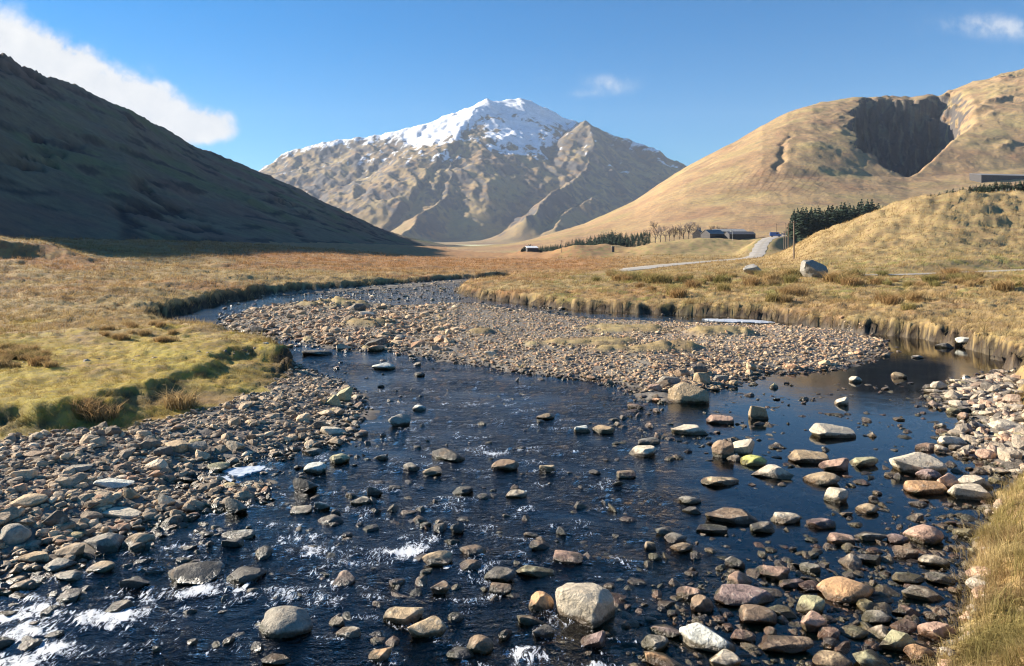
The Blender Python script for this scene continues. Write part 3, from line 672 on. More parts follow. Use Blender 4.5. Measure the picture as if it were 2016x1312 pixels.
# (column, row of the foot, width, height in the photograph, kind, colour, label or group letter, turn)
B = 'boulder'
HERO = [
 (1362, 796, 80, 50, 'angular', 'buff', 'large tan boulder standing at the tip of the gravel bar'),
 (1380, 740, 30, 27, 'angular', 'dark', 'dark pointed stone behind the large tan boulder on the gravel bar'),
 (1318, 757, 48, 18, 'slab', 'grey', 'grey slab lying behind the large tan boulder on the gravel bar'),
 (1384, 757, 30, 26, 'block', 'buff', 'tan block leaning just behind the large tan boulder'),
 (1345, 742, 32, 18, 'round', 'brown', 'S'), (1290, 770, 26, 14, 'block', 'pink', 'S'), (1420, 752, 34, 15, 'slab', 'grey', 'S'), (1408, 770, 22, 12, 'round', 'buff', 'S'),
 (1497, 826, 40, 31, 'block', 'buff', 'squarish tan boulder standing alone in the calm pool'),
 (1421, 835, 52, 21, 'block', 'pink', 'pinkish flat-topped stone next to the squarish tan boulder'),
 (1362, 856, 72, 23, 'slab', 'pale', 'tilted pale wedge slab in front of the pinkish flat-topped stone'),
 (1190, 853, 44, 18, 'block', 'buff', 'tan block beside a white stone at the edge of the fast water'),
 (1147, 851, 34, 15, 'block', 'white', 'white stone beside the tan block at the edge of the fast water'),
 (1646, 863, 84, 27, 'block', 'pale', 'long pale slab with one end green with lichen in the shallows'),
 (1428, 902, 44, 40, 'block', 'brown', 'upright brown block leaning against a pale boulder'),
 (1466, 900, 48, 43, 'angular', 'pale', 'pale boulder between the upright brown block and the bright green stone'),
 (1489, 917, 50, 24, 'round', 'lime', 'stone covered in bright yellow-green lichen'),
 (1598, 912, 74, 29, 'block', 'buff', 'pale tan flat-topped boulder near the green lichen stone'),
 (1652, 929, 58, 30, 'angular', 'pink', 'pink angular stone next to the tan flat-topped boulder'),
 (1706, 919, 58, 22, 'slab', 'green', 'greenish tilted slab beside the pink angular stone'),
 (1526, 944, 78, 34, 'angular', 'pale', 'wedge boulder with pale top and dark undercut front'),
 (1824, 936, 108, 50, 'angular', 'pale', 'big pale grey boulder with a mottled side in the shallows by the bank'),
 (1627, 956, 68, 24, 'round', 'buff', 'rounded oblong tan stone mirrored in the calm water'),
 (1422, 957, 76, 21, 'slab', 'buff', 'flat tan slab lying at the edge of the calm water'),
 (1655, 991, 52, 34, 'angular', 'pale', 'pale pointed stone in front of the oblong tan stone'),
 (1362, 994, 44, 20, 'round', 'grey', 'smooth grey stone out in the calm water'),
 (1364, 1011, 36, 14, 'slab', 'grey', 'S'), (1714, 1012, 42, 24, 'round', 'buff', 'round wet tan pebble ringed by dark water'),
 (1830, 974, 78, 26, 'block', 'orange', 'orange flat slab in front of the big pale grey boulder'),
 (1872, 966, 40, 37, 'angular', 'pink', 'pinkish upright stone at the end of the orange slab'),
 (1838, 946, 48, 26, 'round', 'purple', 'S'), (1925, 962, 68, 28, 'slab', 'pale', 'pale tilted slab against the grass bank'),
 (1926, 986, 88, 30, 'block', 'pale', 'long pale block at the foot of the grass bank'),
 (1450, 1032, 108, 30, 'slab', 'brown', 'long dark wedge slab lying across the calm water'),
 (1552, 1032, 62, 24, 'slab', 'pale', 'pale slab at the end of the long dark wedge slab'), (1622, 1040, 50, 19, 'block', 'purple', 'S'),
 (1405, 1050, 60, 15, 'slab', 'dark', 'S'), (1505, 1050, 50, 20, 'block', 'dark', 'S'),
 (1660, 1073, 50, 27, 'block', 'pink', 'pink block at the edge of the stony shallows'), (1724, 1066, 54, 25, 'angular', 'grey', 'S'),
 (1832, 1072, 72, 44, 'round', 'pink', 'round pink-orange boulder near the grass bank'), (1775, 1072, 44, 24, 'round', 'purple', 'S'),
 (1310, 1056, 38, 20, 'angular', 'grey', 'S'), (1333, 1070, 44, 23, 'round', 'grey', 'S'), (1345, 1088, 44, 18, 'round', 'buff', 'S'), (1281, 1084, 22, 19, 'block', 'buff', 'S'), (1292, 1104, 28, 16, 'round', 'green', 'S'),
 (1451, 1120, 38, 26, 'angular', 'dark', 'S'), (1680, 1187, 104, 58, 'round', 'orange', 'big rounded boulder stained orange and green in the stony shallows'),
 (1475, 1196, 122, 33, 'slab', 'purple', 'long striped purple-grey slab in the stony shallows'),
 (1606, 1212, 62, 40, 'angular', 'green', 'green-topped stone between the striped slab and the orange boulder'),
 (1607, 1246, 52, 40, 'angular', 'pink', 'pink pointed stone just in front of the green-topped stone'),
 (1402, 1286, 108, 62, 'angular', 'white', 'big white boulder with an orange base in the stony shallows'),
 (1318, 1258, 66, 30, 'angular', 'purple', 'purple speckled stone beside the big white boulder'),
 (1293, 1284, 60, 34, 'angular', 'grey', 'dark grey angular stone below the purple speckled stone'),
 (1360, 1182, 48, 28, 'block', 'pink', 'pink block at the tip of the stony shallows'), (1386, 1206, 44, 36, 'round', 'brown', 'S'),
 (1552, 1287, 112, 30, 'slab', 'brown', 'long dark-fronted slab in front of the pink pointed stone'),
 (1468, 1266, 48, 20, 'round', 'pink', 'S'), (1640, 1262, 50, 28, 'angular', 'pink', 'S'), (1690, 1258, 52, 24, 'round', 'green', 'S'),
 (1778, 1288, 78, 52, 'angular', 'green', 'wedge boulder half pale and half mossy green by the bank'),
 (1856, 1262, 64, 40, 'block', 'pink', 'pale pink block tucked against the grass bank'),
 (1818, 1302, 56, 36, 'round', 'orange', 'rounded orange stone at the foot of the grass bank'),
 (1312, 1318, 74, 34, 'angular', 'orange', 'orange-tinged stone in front of the dark grey angular stone'),
 (1432, 1322, 64, 40, 'angular', 'pale', 'pale greenish pointed stone in front of the big white boulder'),
 (1650, 1322, 80, 32, 'round', 'buff', 'S'), (1722, 1318, 68, 34, 'angular', 'green', 'S'), (1545, 1216, 60, 24, 'slab', 'green', 'S'), (1500, 1232, 80, 26, 'round', 'brown', 'S'),
 (1720, 1112, 46, 24, 'angular', 'dark', 'S'), (1530, 1142, 64, 24, 'angular', 'pink', 'S'), (1560, 1158, 52, 20, 'slab', 'purple', 'S'), (1600, 1165, 46, 22, 'angular', 'pink', 'S'), (1520, 1176, 58, 18, 'slab', 'pale', 'S'), (1600, 1128, 40, 22, 'block', 'grey', 'S'), (1850, 1118, 60, 26, 'round', 'pale', 'S'), (1800, 1150, 66, 22, 'slab', 'green', 'S'), (1830, 1185, 90, 24, 'slab', 'pale', 'S'), (1790, 1100, 48, 26, 'block', 'brown', 'S'), (1860, 1150, 52, 24, 'round', 'grey', 'S'), (1735, 1230, 60, 20, 'round', 'grey', 'S'), (1790, 1216, 52, 26, 'angular', 'pink', 'S'),
 (1155, 1228, 108, 84, 'cube', 'pale', 'huge squarish pale boulder with a cracked top in midstream', -0.55),
 (1067, 1204, 48, 42, 'round', 'orange', 'round orange-topped stone beside the huge squarish boulder'),
 (1046, 1234, 52, 22, 'angular', 'brown', 'low reddish-green stone below the round orange-topped stone'),
 (1070, 1260, 46, 30, 'angular', 'dark', 'dark stone with a light left face in front of the huge squarish boulder'),
 (1172, 1278, 52, 34, 'angular', 'purple', 'purplish dark stone standing in front of the huge squarish boulder'),
 (790, 1234, 78, 44, 'angular', 'buff', 'tan humped boulder with a dark shaded side in midstream'),
 (838, 1260, 76, 46, 'angular', 'buff', 'split slab with a raised fin beside the tan humped boulder'),
 (555, 1256, 110, 66, 'round', 'grey', 'big smooth domed boulder below the rapids'),
 (684, 1259, 48, 17, 'block', 'pale', 'S'), (744, 1306, 48, 32, 'angular', 'orange', 'S'), (945, 1287, 52, 38, 'round', 'brown', 'S'), (905, 1302, 54, 24, 'round', 'dark', 'S'), (540, 1312, 60, 18, 'slab', 'buff', 'S'), (985, 1146, 62, 30, 'round', 'dark', 'dark rounded stone with a white left face in midstream'),
 (1054, 1136, 74, 18, 'slab', 'green', 'low mossy slab next to the dark rounded stone'), (985, 1172, 42, 24, 'block', 'brown', 'S'),
 (1120, 1112, 58, 21, 'block', 'pink', 'lone pinkish wedge stone in midstream'), (860, 1116, 58, 33, 'angular', 'buff', 'sharp-edged stone at the end of the white riffle'),
 (930, 1096, 52, 24, 'round', 'brown', 'S'), (925, 1125, 44, 24, 'round', 'brown', 'S'), (1063, 1083, 40, 20, 'round', 'brown', 'S'), (866, 1170, 38, 26, 'angular', 'brown', 'S'),
 (465, 1062, 66, 20, 'slab', 'white', 'white flat-topped slab at the edge of the left shingle'), (455, 1078, 46, 20, 'block', 'dark', 'S'),
 (900, 1050, 27, 22, 'angular', 'dark', 'S'), (737, 978, 34, 24, 'angular', 'dark', 'S'), (707, 996, 40, 17, 'angular', 'pale', 'S'), (633, 1003, 34, 19, 'angular', 'white', 'S'), (590, 1013, 40, 17, 'block', 'pale', 'S'),
 (850, 938, 38, 19, 'angular', 'buff', 'S'), (910, 976, 44, 16, 'angular', 'dark', 'S'), (1017, 982, 42, 15, 'round', 'pale', 'S'), (808, 928, 32, 18, 'block', 'grey', 'S'), (880, 908, 70, 16, 'angular', 'dark', 'S'),
 (995, 928, 54, 26, 'round', 'brown', 'domed brown stone with foam around it in midstream'), (1080, 930, 36, 17, 'block', 'buff', 'S'), (1235, 942, 36, 16, 'block', 'brown', 'S'), (1172, 935, 24, 12, 'angular', 'dark', 'S'),
 (618, 933, 44, 26, 'round', 'white', 'round white stone near the ice at the left shingle'), (600, 970, 54, 38, 'angular', 'dark', 'dark angular boulder below the round white stone'), (665, 913, 40, 23, 'round', 'green', 'S'), (612, 895, 46, 14, 'slab', 'grey', 'S'),
 (785, 839, 44, 26, 'angular', 'grey', 'S'), (825, 809, 26, 13, 'round', 'white', 'S'), (753, 728, 46, 17, 'round', 'white', 'rounded white boulder in the narrow upper channel'),
 (622, 701, 62, 10, 'slab', 'dark', 'flat dark slab with a pale top in the upper channel'), (736, 686, 44, 24, 'angular', 'dark', 'dark wedge boulder at the edge of the gravel bar'), (676, 690, 32, 15, 'angular', 'pale', 'pale stone beside the dark wedge boulder at the gravel bar'),
 (825, 741, 22, 10, 'round', 'dark', 'S'), (1075, 826, 36, 13, 'round', 'buff', 'S'), (785, 668, 26, 10, 'round', 'grey', 'S'), (860, 690, 24, 10, 'angular', 'grey', 'S'), (700, 612, 36, 17, 'angular', 'dark', 'dark hump-backed boulder on the stony riffle upstream'), (720, 622, 30, 10, 'angular', 'pale', 'S'), (965, 702, 22, 12, 'block', 'pale', 'S'), (510, 655, 40, 14, 'angular', 'dark', 'S'),
 (190, 1086, 80, 42, 'angular', 'grey', 'dark grey boulder with a split ledge at the tip of the left shingle'), (190, 1131, 54, 26, 'round', 'buff', 'S'), (258, 1162, 58, 34, 'angular', 'dark', 'S'), (372, 1152, 98, 38, 'angular', 'dark', 'wet brown boulder at the head of the rapids'), (475, 1152, 74, 30, 'angular', 'dark', 'brown boulder with water pouring over it in the rapids'), (126, 1146, 56, 21, 'round', 'pale', 'S'), (100, 1128, 60, 28, 'angular', 'grey', 'S'), (16, 1072, 60, 48, 'round', 'grey', 'rounded dark grey boulder on the left shingle'),
 (62, 1112, 60, 26, 'slab', 'buff', 'S'), (340, 888, 58, 24, 'block', 'buff', 'tan block on the shingle below the grassy terrace'), (384, 893, 38, 26, 'angular', 'grey', 'grey stone next to the tan block on the shingle'), (462, 888, 42, 27, 'angular', 'pale', 'S'), (318, 900, 36, 22, 'slab', 'dark', 'S'), (325, 997, 38, 30, 'angular', 'pale', 'pale upright stone on the left shingle'), (462, 1012, 48, 40, 'angular', 'grey', 'grey-white pointed stone at the water edge of the left shingle'), (212, 962, 84, 12, 'slab', 'white', 'long flat white slab lying on the left shingle'), (232, 1021, 72, 12, 'slab', 'pale', 'thin pale slab on the shingle near the split-ledge boulder'), (425, 930, 40, 22, 'angular', 'green', 'S'), (255, 985, 36, 28, 'angular', 'buff', 'S'), (674, 792, 34, 34, 'angular', 'green', 'upright pale green stone at the edge of the left shingle'), (655, 800, 30, 26, 'angular', 'green', 'S'), (652, 857, 48, 19, 'block', 'pale', 'S'), (60, 905, 50, 20, 'angular', 'brown', 'S'), (145, 930, 54, 18, 'slab', 'grey', 'S'), (40, 1000, 70, 20, 'round', 'buff', 'S'),
 (1688, 753, 24, 14, 'round', 'pale', 'S'), (1903, 674, 30, 12, 'block', 'white', 'pale block in the still pool under the far bank'), (1864, 686, 32, 13, 'angular', 'dark', 'S'), (1810, 706, 22, 7, 'round', 'grey', 'S'), (1662, 799, 28, 19, 'angular', 'pale', 'S'), (1775, 745, 26, 14, 'angular', 'buff', 'S'), (1255, 805, 34, 14, 'angular', 'pink', 'S'), (1270, 900, 60, 24, 'angular', 'pale', 'tan angular stones heap edge stone left of the shallows'), (1280, 876, 46, 16, 'slab', 'grey', 'S'), (1340, 790, 24, 8, 'slab', 'grey', 'S'), (1885, 880, 60, 24, 'slab', 'pale', 'S'), (1990, 850, 62, 26, 'angular', 'pale', 'pale green-tinged block on the right stony shore'), (1950, 905, 40, 24, 'round', 'pink', 'S'),
]
HERO_XY = []
for (u, v, wp, hp, kind, tint, lab, *rest) in HERO:
    if lab.startswith('tan angular stones heap'): lab = 'S'
    x, y, z = place(u, v); s = y / F; wm = wp * s; th = math.atan2(CH, y)
    depth = {'cube': 0.75, 'slab': 0.62, 'block': 0.72, 'round': 0.8, 'angular': 0.78}[kind] * wm
    hm = max((hp * s - depth * math.sin(th) * 0.8) / math.cos(th), 0.26 * wm if kind != 'slab' else 0.14 * wm)
    hm *= 0.9; full = hm * 1.5; yc = y + depth * 0.42; zg_ = gz(x, yc)
    top = max(z, 0) + hm
    if lab == 'S':
        if v < 640 or (600 < u < 1260 and v < 775): lab, grp = 'weathered stone of the bouldery upstream reach', 'stones of the upper reach'
        elif u < 560 and z > 0.02: lab, grp = 'stone lying among the grey shingle below the grassy terrace', 'larger stones of the left shingle'
        elif u > 1260 and v > 1040: lab, grp = 'stone in the crowded stony shallows by the grass bank', 'stones of the near shallows'
        elif u > 1260: lab, grp = 'stone standing in the calm water off the gravel bar', 'stones of the calm pool'
        else: lab, grp = 'wet stone sticking out of the fast water', 'stones in the fast water'
        nm = 'river_stone'; cat = 'stone'
    else:
        grp = None; nm = 'boulder' if wm > 0.38 else 'river_stone'; cat = B if wm > 0.38 else 'stone'
    tn = np.minimum(np.array(TINT[tint]) * np.array([1.24, 1.17, 1.08]), 0.72) * np.random.default_rng(int(u * 7 + v)).uniform(0.88, 1.12)
    rr = random.Random(int(u * 13 + v))
    put_stone(nm, x, yc, top - full / 2, wm / 2 * 1.03, depth / 2, full / 2, kind, tn, lab, cat, grp,
              rest[0] if rest else rr.uniform(-0.25, 0.25), (rr.uniform(-.08, .08), rr.uniform(-.12, .12)), rr.randrange(99))
    HERO_XY.append((x, yc, wm))
HERO_XY = np.array(HERO_XY)
# boulders on the meadow
for (u, v, wp, hp, tint, lab) in [(1607, 547, 60, 36, (.25, .235, .205), 'large lichen-blotched boulder standing on the far grassy bank'), (1486, 541, 42, 22, (.34, .32, .28), 'smaller pale boulder among rushes on the far grassy bank')]:
    x, y, z = place(u, v); s = y / F
    put_stone('boulder', x, y + wp * s * .3, gz(x, y) + hp * s * .36, wp * s * .52, wp * s * .36, hp * s * .60, 'rugged', tint, lab, 'boulder', None, 0.55, (0.1, 0.15), 2 if wp > 50 else 1)

# ---- scattered stones: the largest ones are things, the rest are loose rubble
CAND = {k: [] for k in ('x', 'y', 'z', 's', 'reg', 'fl')}
def scatter(n, ub, db, cond, med, sig, lo, hi, reg, zmode, power=1.0):
    """n tries spread over columns ub and distances db"""
    d = db[0] * (db[1] / db[0]) ** (RNG.random(n) ** power); u = RNG.uniform(*ub, n); x = (u - CU) / F * d
    z = lookup(ZZ, x, d); ok = cond(x, d, u, z); x, d, z = x[ok], d[ok], z[ok]
    s = np.clip(med * np.exp(RNG.normal(0, sig, len(x))), lo, hi)
    near = np.zeros(len(x), bool)
    for hx, hy, hw in HERO_XY: near |= (np.abs(x - hx) < hw * 0.42 + s * .3) & (np.abs(d - hy) < hw * 0.36 + s * .3)
    keep = ~near; x, d, z, s = x[keep], d[keep], z[keep], s[keep]
    fl = RNG.uniform(0.32, 0.72, len(x))
    if zmode == 'dry': zc = z + s * fl * RNG.uniform(0.0, 0.30, len(x))
    elif zmode == 'wade': zc = np.maximum(z, -0.5 * s * fl * RNG.uniform(0, 1.3, len(x))) + s * fl * RNG.uniform(-0.2, 0.15, len(x))
    else: zc = z + s * fl * RNG.uniform(-0.05, 0.2, len(x)); zc = np.minimum(zc, -s * fl * 0.5 - 0.02)
    for k, a in (('x', x), ('y', d), ('z', zc), ('s', s), ('reg', np.full(len(x), reg)), ('fl', fl)): CAND[k].append(a)
L = lambda A: (lambda x, d: lookup(A, x, d))
lk_l, lk_b, lk_g, lk_r, lk_w, lk_f = L(lsh), L(bar), L(g), L(rsh), L(rsw), L(far)
lk_t = L(bar_tuft); lk_u = L(upl)
scatter(26000, (-330, 760), (8.5, 36), lambda x, d, u, z: (lk_l(x, d) > -0.15) & (lk_g(x, d) < 0.25), 0.095, 0.52, 0.04, 0.42, 0, 'dry', 0.85)
scatter(1500, (-330, 800), (8.5, 36), lambda x, d, u, z: (lk_l(x, d) > -1.3) & (lk_l(x, d) < 0.1), 0.14, 0.45, 0.06, 0.4, 1, 'wade')
scatter(44000, (430, 1780), (24, 72), lambda x, d, u, z: (lk_b(x, d) > -0.1) & (lk_t(x, d) < 0.35 + RNG.random(len(x)) * 0.5), 0.10, 0.38, 0.06, 0.30, 2, 'dry')
scatter(2600, (430, 1780), (22, 72), lambda x, d, u, z: (lk_b(x, d) > -0.5) & (lk_b(x, d) < 1.0), 0.2, 0.42, 0.1, 0.5, 2, 'dry')
scatter(2600, (430, 1000), (34, 72), lambda x, d, u, z: (lk_b(x, d) > -1.5) & (u < 900), 0.24, 0.45, 0.12, 0.7, 2, 'dry')
scatter(5200, (430, 1120), (52, 105), lambda x, d, u, z: (z < 0.25) & (lk_g(x, d) < 0.2) & ((z > -0.14) | (RNG.random(len(x)) < 0.15)), 0.24, 0.42, 0.1, 0.75, 3, 'wade')
scatter(700, (1000, 1640), (42, 62), lambda x, d, u, z: (z < 0.1) & (z > -0.2) & (lk_g(x, d) < 0.1), 0.15, 0.4, 0.08, 0.4, 3, 'wade')
scatter(2600, (1240, 2200), (7, 13.5), lambda x, d, u, z: (lk_w(x, d) > -0.6) & (lk_g(x, d) < 0.25), 0.06, 0.4, 0.03, 0.14, 4, 'wade')
scatter(3300, (1240, 2200), (7, 13.5), lambda x, d, u, z: (lk_w(x, d) > -0.3) & (lk_g(x, d) < 0.25), 0.105, 0.55, 0.05, 0.42, 4, 'wade')
scatter(700, (1200, 1950), (7, 14.5), lambda x, d, u, z: (lk_w(x, d) > -1.6) & (lk_w(x, d) < 0.3) & (lk_g(x, d) < 0), 0.14, 0.4, 0.06, 0.34, 4, 'wade')
scatter(4600, (1700, 2300), (14, 32), lambda x, d, u, z: (lk_r(x, d) > -0.4) & (lk_g(x, d) < 0.25), 0.17, 0.5, 0.06, 0.5, 5, 'dry')
scatter(1300, (1200, 2010), (14.5, 26), lambda x, d, u, z: (z < 0.05) & (lk_g(x, d) < -0.1) & (lk_b(x, d) < 0.2) & (fbm(x * .45, d * .8, 3, 300) > -0.02), 0.18, 0.45, 0.08, 0.48, 5, 'wade')
scatter(420, (560, 1300), (8.6, 34), lambda x, d, u, z: (z < -0.05) & (lk_g(x, d) < -0.3), 0.17, 0.42, 0.08, 0.4, 6, 'wade')
scatter(160, (-200, 900), (8.6, 14), lambda x, d, u, z: (z < -0.05), 0.2, 0.4, 0.1, 0.45, 6, 'wade')
scatter(7000, (-330, 2200), (6.5, 24), lambda x, d, u, z: (z < -0.06) & (lk_g(x, d) < -0.1), 0.17, 0.45, 0.08, 0.5, 7, 'sunk')
CA = {k: np.concatenate(v) for k, v in CAND.items()}
pxw = CA['s'] * F / CA['y']; vis = (np.abs(CA['x'] / CA['y']) < 0.70) & (CA['reg'] != 7)
order = np.argsort(-np.where(vis, pxw, 0)); NIND = 296 - NSTONE
big = np.zeros(len(pxw), bool); big[order[:NIND]] = True
PAL = np.array([1.32, 1.18, 1.02]) * np.array([(.30, .27, .225), (.37, .33, .27), (.22, .205, .185), (.14, .13, .118), (.45, .41, .34), (.36, .26, .20), (.27, .215, .18), (.33, .31, .20), (.53, .50, .44)])
PW = {0: [.24, .2, .22, .12, .1, .05, .05, .01, .01], 1: [.2, .15, .2, .2, .1, .05, .05, .03, .02], 2: [.22, .26, .1, .04, .14, .14, .08, .01, .01], 3: [.25, .22, .18, .08, .16, .03, .04, .02, .02], 4: [.16, .16, .12, .12, .1, .17, .1, .05, .02], 5: [.2, .2, .12, .09, .15, .12, .07, .03, .02], 6: [.2, .15, .2, .25, .08, .05, .07, 0, 0], 7: [.2, .15, .2, .15, .1, .08, .12, 0, 0]}
reg = CA['reg']; tint_all = np.zeros((len(reg), 3))
for r_ in range(8):
    k_ = np.where(reg == r_)[0]; p_ = np.array(PW[r_]); tint_all[k_] = PAL[RNG.choice(9, len(k_), p=p_ / p_.sum())] * RNG.uniform(0.8, 1.2, (len(k_), 1))
import re
CNAME = ['grey-buff', 'light buff', 'grey', 'dark', 'pale', 'pinkish', 'brown', 'olive', 'whitish']
SHAPE = {'cube': 'cubic', 'rugged': 'rugged', 'angular': 'angular', 'block': 'blocky', 'slab': 'slab-like', 'round': 'rounded'}
def refs():
    out = []
    for (h, xy) in zip(HERO, HERO_XY):
        if len(h[6]) > 2: out.append((xy[0], xy[1], re.split(r' (?:in|at|beside|with|on|near|lying|standing|next|behind|between|leaning|against|by|below|just|out|mirrored|ringed|tucked|stained|half|covered|of|among) ', h[6])[0]))
    return out
REFS = [r_ for r_ in refs() if len(r_[2].split()) > 1]
def stone_label(x, y, col, kind, size, zone):
    a = f"{'small ' if size < 0.2 else 'sizeable ' if size > 0.34 else ''}{col} {SHAPE[kind]} stone"
    best = min(REFS, key=lambda q: (q[0] - x) ** 2 + (q[1] - y) ** 2)
    if math.hypot(best[0] - x, best[1] - y) < 0.085 * y: return a + ' close to the ' + best[2], 'stones close to the ' + best[2]
    return a + ' ' + zone, None
ZONE = {'larger stones of the left shingle': 'among the grey shingle below the terrace', 'stones in the fast water': 'sticking out of the fast water', 'stones of the upper reach': 'on the bouldery upstream reach', 'stones of the near shallows': 'in the crowded shallows by the grass bank', 'stones of the calm pool': 'in the calm water off the gravel bar'}
for o in [o for o in COL.objects if o.get('group') in ZONE]:
    kd = [k_ for k_ in PROTO if o.data in PROTO[k_]][0]; tn = np.array(o['tint'][:])
    cn_ = min(((k_, np.abs(np.array(v_) - tn).sum()) for k_, v_ in TINT.items()), key=lambda q: q[1])[0]
    lab_, grp_ = stone_label(o.location.x, o.location.y, {'buff': 'tan', 'pink': 'pinkish', 'green': 'greenish', 'purple': 'purplish'}.get(cn_, cn_), kd, o.scale.x * 2, ZONE[o['group']]); o['label'] = lab_
    if grp_: o['group'] = grp_
WARM = np.ones((len(reg), 3)); WARM[reg == 2] = (1.14, 1.0, .84); WARM[(reg == 0) | (reg == 3)] = (1.10, 1.0, .88); tint_all = tint_all * WARM
LBL = {0: ('stone lying among the grey shingle below the grassy terrace', 'larger stones of the left shingle'), 1: ('wet stone sticking out of the fast water', 'stones in the fast water'), 2: ('weathered stone of the bouldery upstream reach', 'stones of the upper reach'), 3: ('weathered stone of the bouldery upstream reach', 'stones of the upper reach'),
       4: ('stone in the crowded stony shallows by the grass bank', 'stones of the near shallows'), 5: ('stone standing in the calm water off the gravel bar', 'stones of the calm pool'), 6: ('wet stone sticking out of the fast water', 'stones in the fast water')}
for i in np.where(big)[0]:
    s = CA['s'][i]; kind = random.choice(['angular', 'angular', 'angular', 'block', 'slab', 'slab', 'round'])
    h = s * CA['fl'][i] * 0.5 * (0.7 if kind == 'slab' else 1.1)
    lab_, grp_ = stone_label(CA['x'][i], CA['y'][i], CNAME[int(np.argmin(np.abs(PAL / PAL.sum(1)[:, None] * 0.6 + PAL - (tint_all[i] / tint_all[i].sum() * 0.6 + tint_all[i])).sum(1)))], kind, s, ZONE[LBL[reg[i]][1]])
    put_stone('river_stone', CA['x'][i], CA['y'][i], CA['z'][i], s * .55, s * random.uniform(.35, .5), h, kind, tint_all[i], lab_, 'stone', grp_ or LBL[reg[i]][1],
              random.uniform(0, 6.28), (random.uniform(-.25, .25), random.uniform(-.25, .25)))

def rubble(name, ids, sub, label):
    if not len(ids): return
    Vs = []; Fs = []; Cs = []; off = 0; var = RNG.integers(0, 12, len(ids))
    for v_ in range(12):
        k_ = ids[var == v_]
        if not len(k_): continue
        P, Fc = rock(5000 + v_ + sub * 50, ['angular', 'angular', 'block', 'slab'][v_ % 4], sub); n = len(k_)
        s = CA['s'][k_]; sc_ = np.stack([s * .55, s * RNG.uniform(.34, .52, n), s * CA['fl'][k_] * 0.5], 1)
        Q = P[None] * sc_[:, None]
        for (i, j, a) in ((1, 2, RNG.normal(0, .28, n)), (0, 2, RNG.normal(0, .28, n)), (0, 1, RNG.uniform(0, 6.283, n))):
            c_, s_ = np.cos(a)[:, None], np.sin(a)[:, None]; qi, qj = Q[:, :, i].copy(), Q[:, :, j].copy()
            Q[:, :, i] = qi * c_ - qj * s_; Q[:, :, j] = qi * s_ + qj * c_
        Q += np.stack([CA['x'][k_], CA['y'][k_], CA['z'][k_]], 1)[:, None]
        Vs.append(Q.reshape(-1, 3)); Fs.append((Fc[None] + (np.arange(n) * len(P))[:, None, None]).reshape(-1, 3) + off); off += n * len(P)
        Cs.append(np.repeat(tint_all[k_], len(P), 0))
    o = mesh_obj(name, np.concatenate(Vs), np.concatenate(Fs), M_rubble, {'col': np.concatenate(Cs)}, smooth=False)
    return tag(o, label, 'stones', kind='stuff')
small = ~big; det = small & (pxw > 17) & (reg != 7)
for nm, rg, lb in (('shingle', (0, 1, 5), 'loose grey-brown shingle stones along the river edges'), ('gravel', (2, 3), 'grey and tan gravel heaped on the bar and riffle'), ('riverbed', (4, 6, 7), 'small mixed stones in and under the shallow water')):
    inr = np.isin(reg, rg)
    ids_hi = np.where(inr & det)[0]; ids_lo = np.where(inr & small & ~det)[0]
    a = rubble(nm, ids_hi, 2, lb)
    b = rubble(nm, ids_lo, 1, lb)
print('stones', NSTONE, 'rubble', small.sum(), det.sum())
#@@GRASS
# ------------------------------------------------------------------ grass
def blade_material(name='dry grass'):
    m = bpy.data.materials.new(name); m.use_nodes = True; t = NT(m.node_tree)
    c = t.attr('col').outputs['Color']
    d = t.n('ShaderNodeBsdfDiffuse', {'Color': c}); tr = t.n('ShaderNodeBsdfTranslucent', {'Color': c})
    t.n('ShaderNodeOutputMaterial', {'Surface': t.n('ShaderNodeMixShader', {0: 0.32, 1: d, 2: tr})}); return m
M_blade = blade_material()
def blades(x, y, z, h, wd_, col, lean=0.5, bend=True, wind=(0.25, -0.15)):
    """one curved blade per entry; two segments when bend"""
    n = len(x); a = RNG.uniform(0, 6.283, n); lx = np.cos(a) * lean * RNG.uniform(.3, 1, n) + wind[0]; ly = np.sin(a) * lean * RNG.uniform(.3, 1, n) + wind[1]
    b = RNG.uniform(0, 3.1416, n); bx, by = np.cos(b) * wd_ / 2, np.sin(b) * wd_ / 2
    base = np.stack([x, y, z], 1); top = base + np.stack([lx * h, ly * h, h * RNG.uniform(.75, 1, n)], 1)
    W = np.stack([bx, by, np.zeros(n)], 1)
    if bend:
        mid = base + np.stack([lx * h * .28, ly * h * .28, h * .58], 1)
        V = np.stack([base - W, base + W, mid - W * .75, mid + W * .75, top], 1).reshape(-1, 3); k = np.arange(n)[:, None] * 5
        Fc = np.concatenate([k + np.array([[0, 1, 3]]), k + np.array([[0, 3, 2]]), k + np.array([[2, 3, 4]])]); per = 5
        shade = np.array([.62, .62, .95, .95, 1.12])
    else:
        V = np.stack([base - W, base + W, top], 1).reshape(-1, 3); Fc = np.arange(n)[:, None] * 3 + np.array([[0, 1, 2]]); per = 3
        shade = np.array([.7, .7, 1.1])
    return V, Fc, (col[:, None, :] * shade[None, :, None]).reshape(-1, 3)
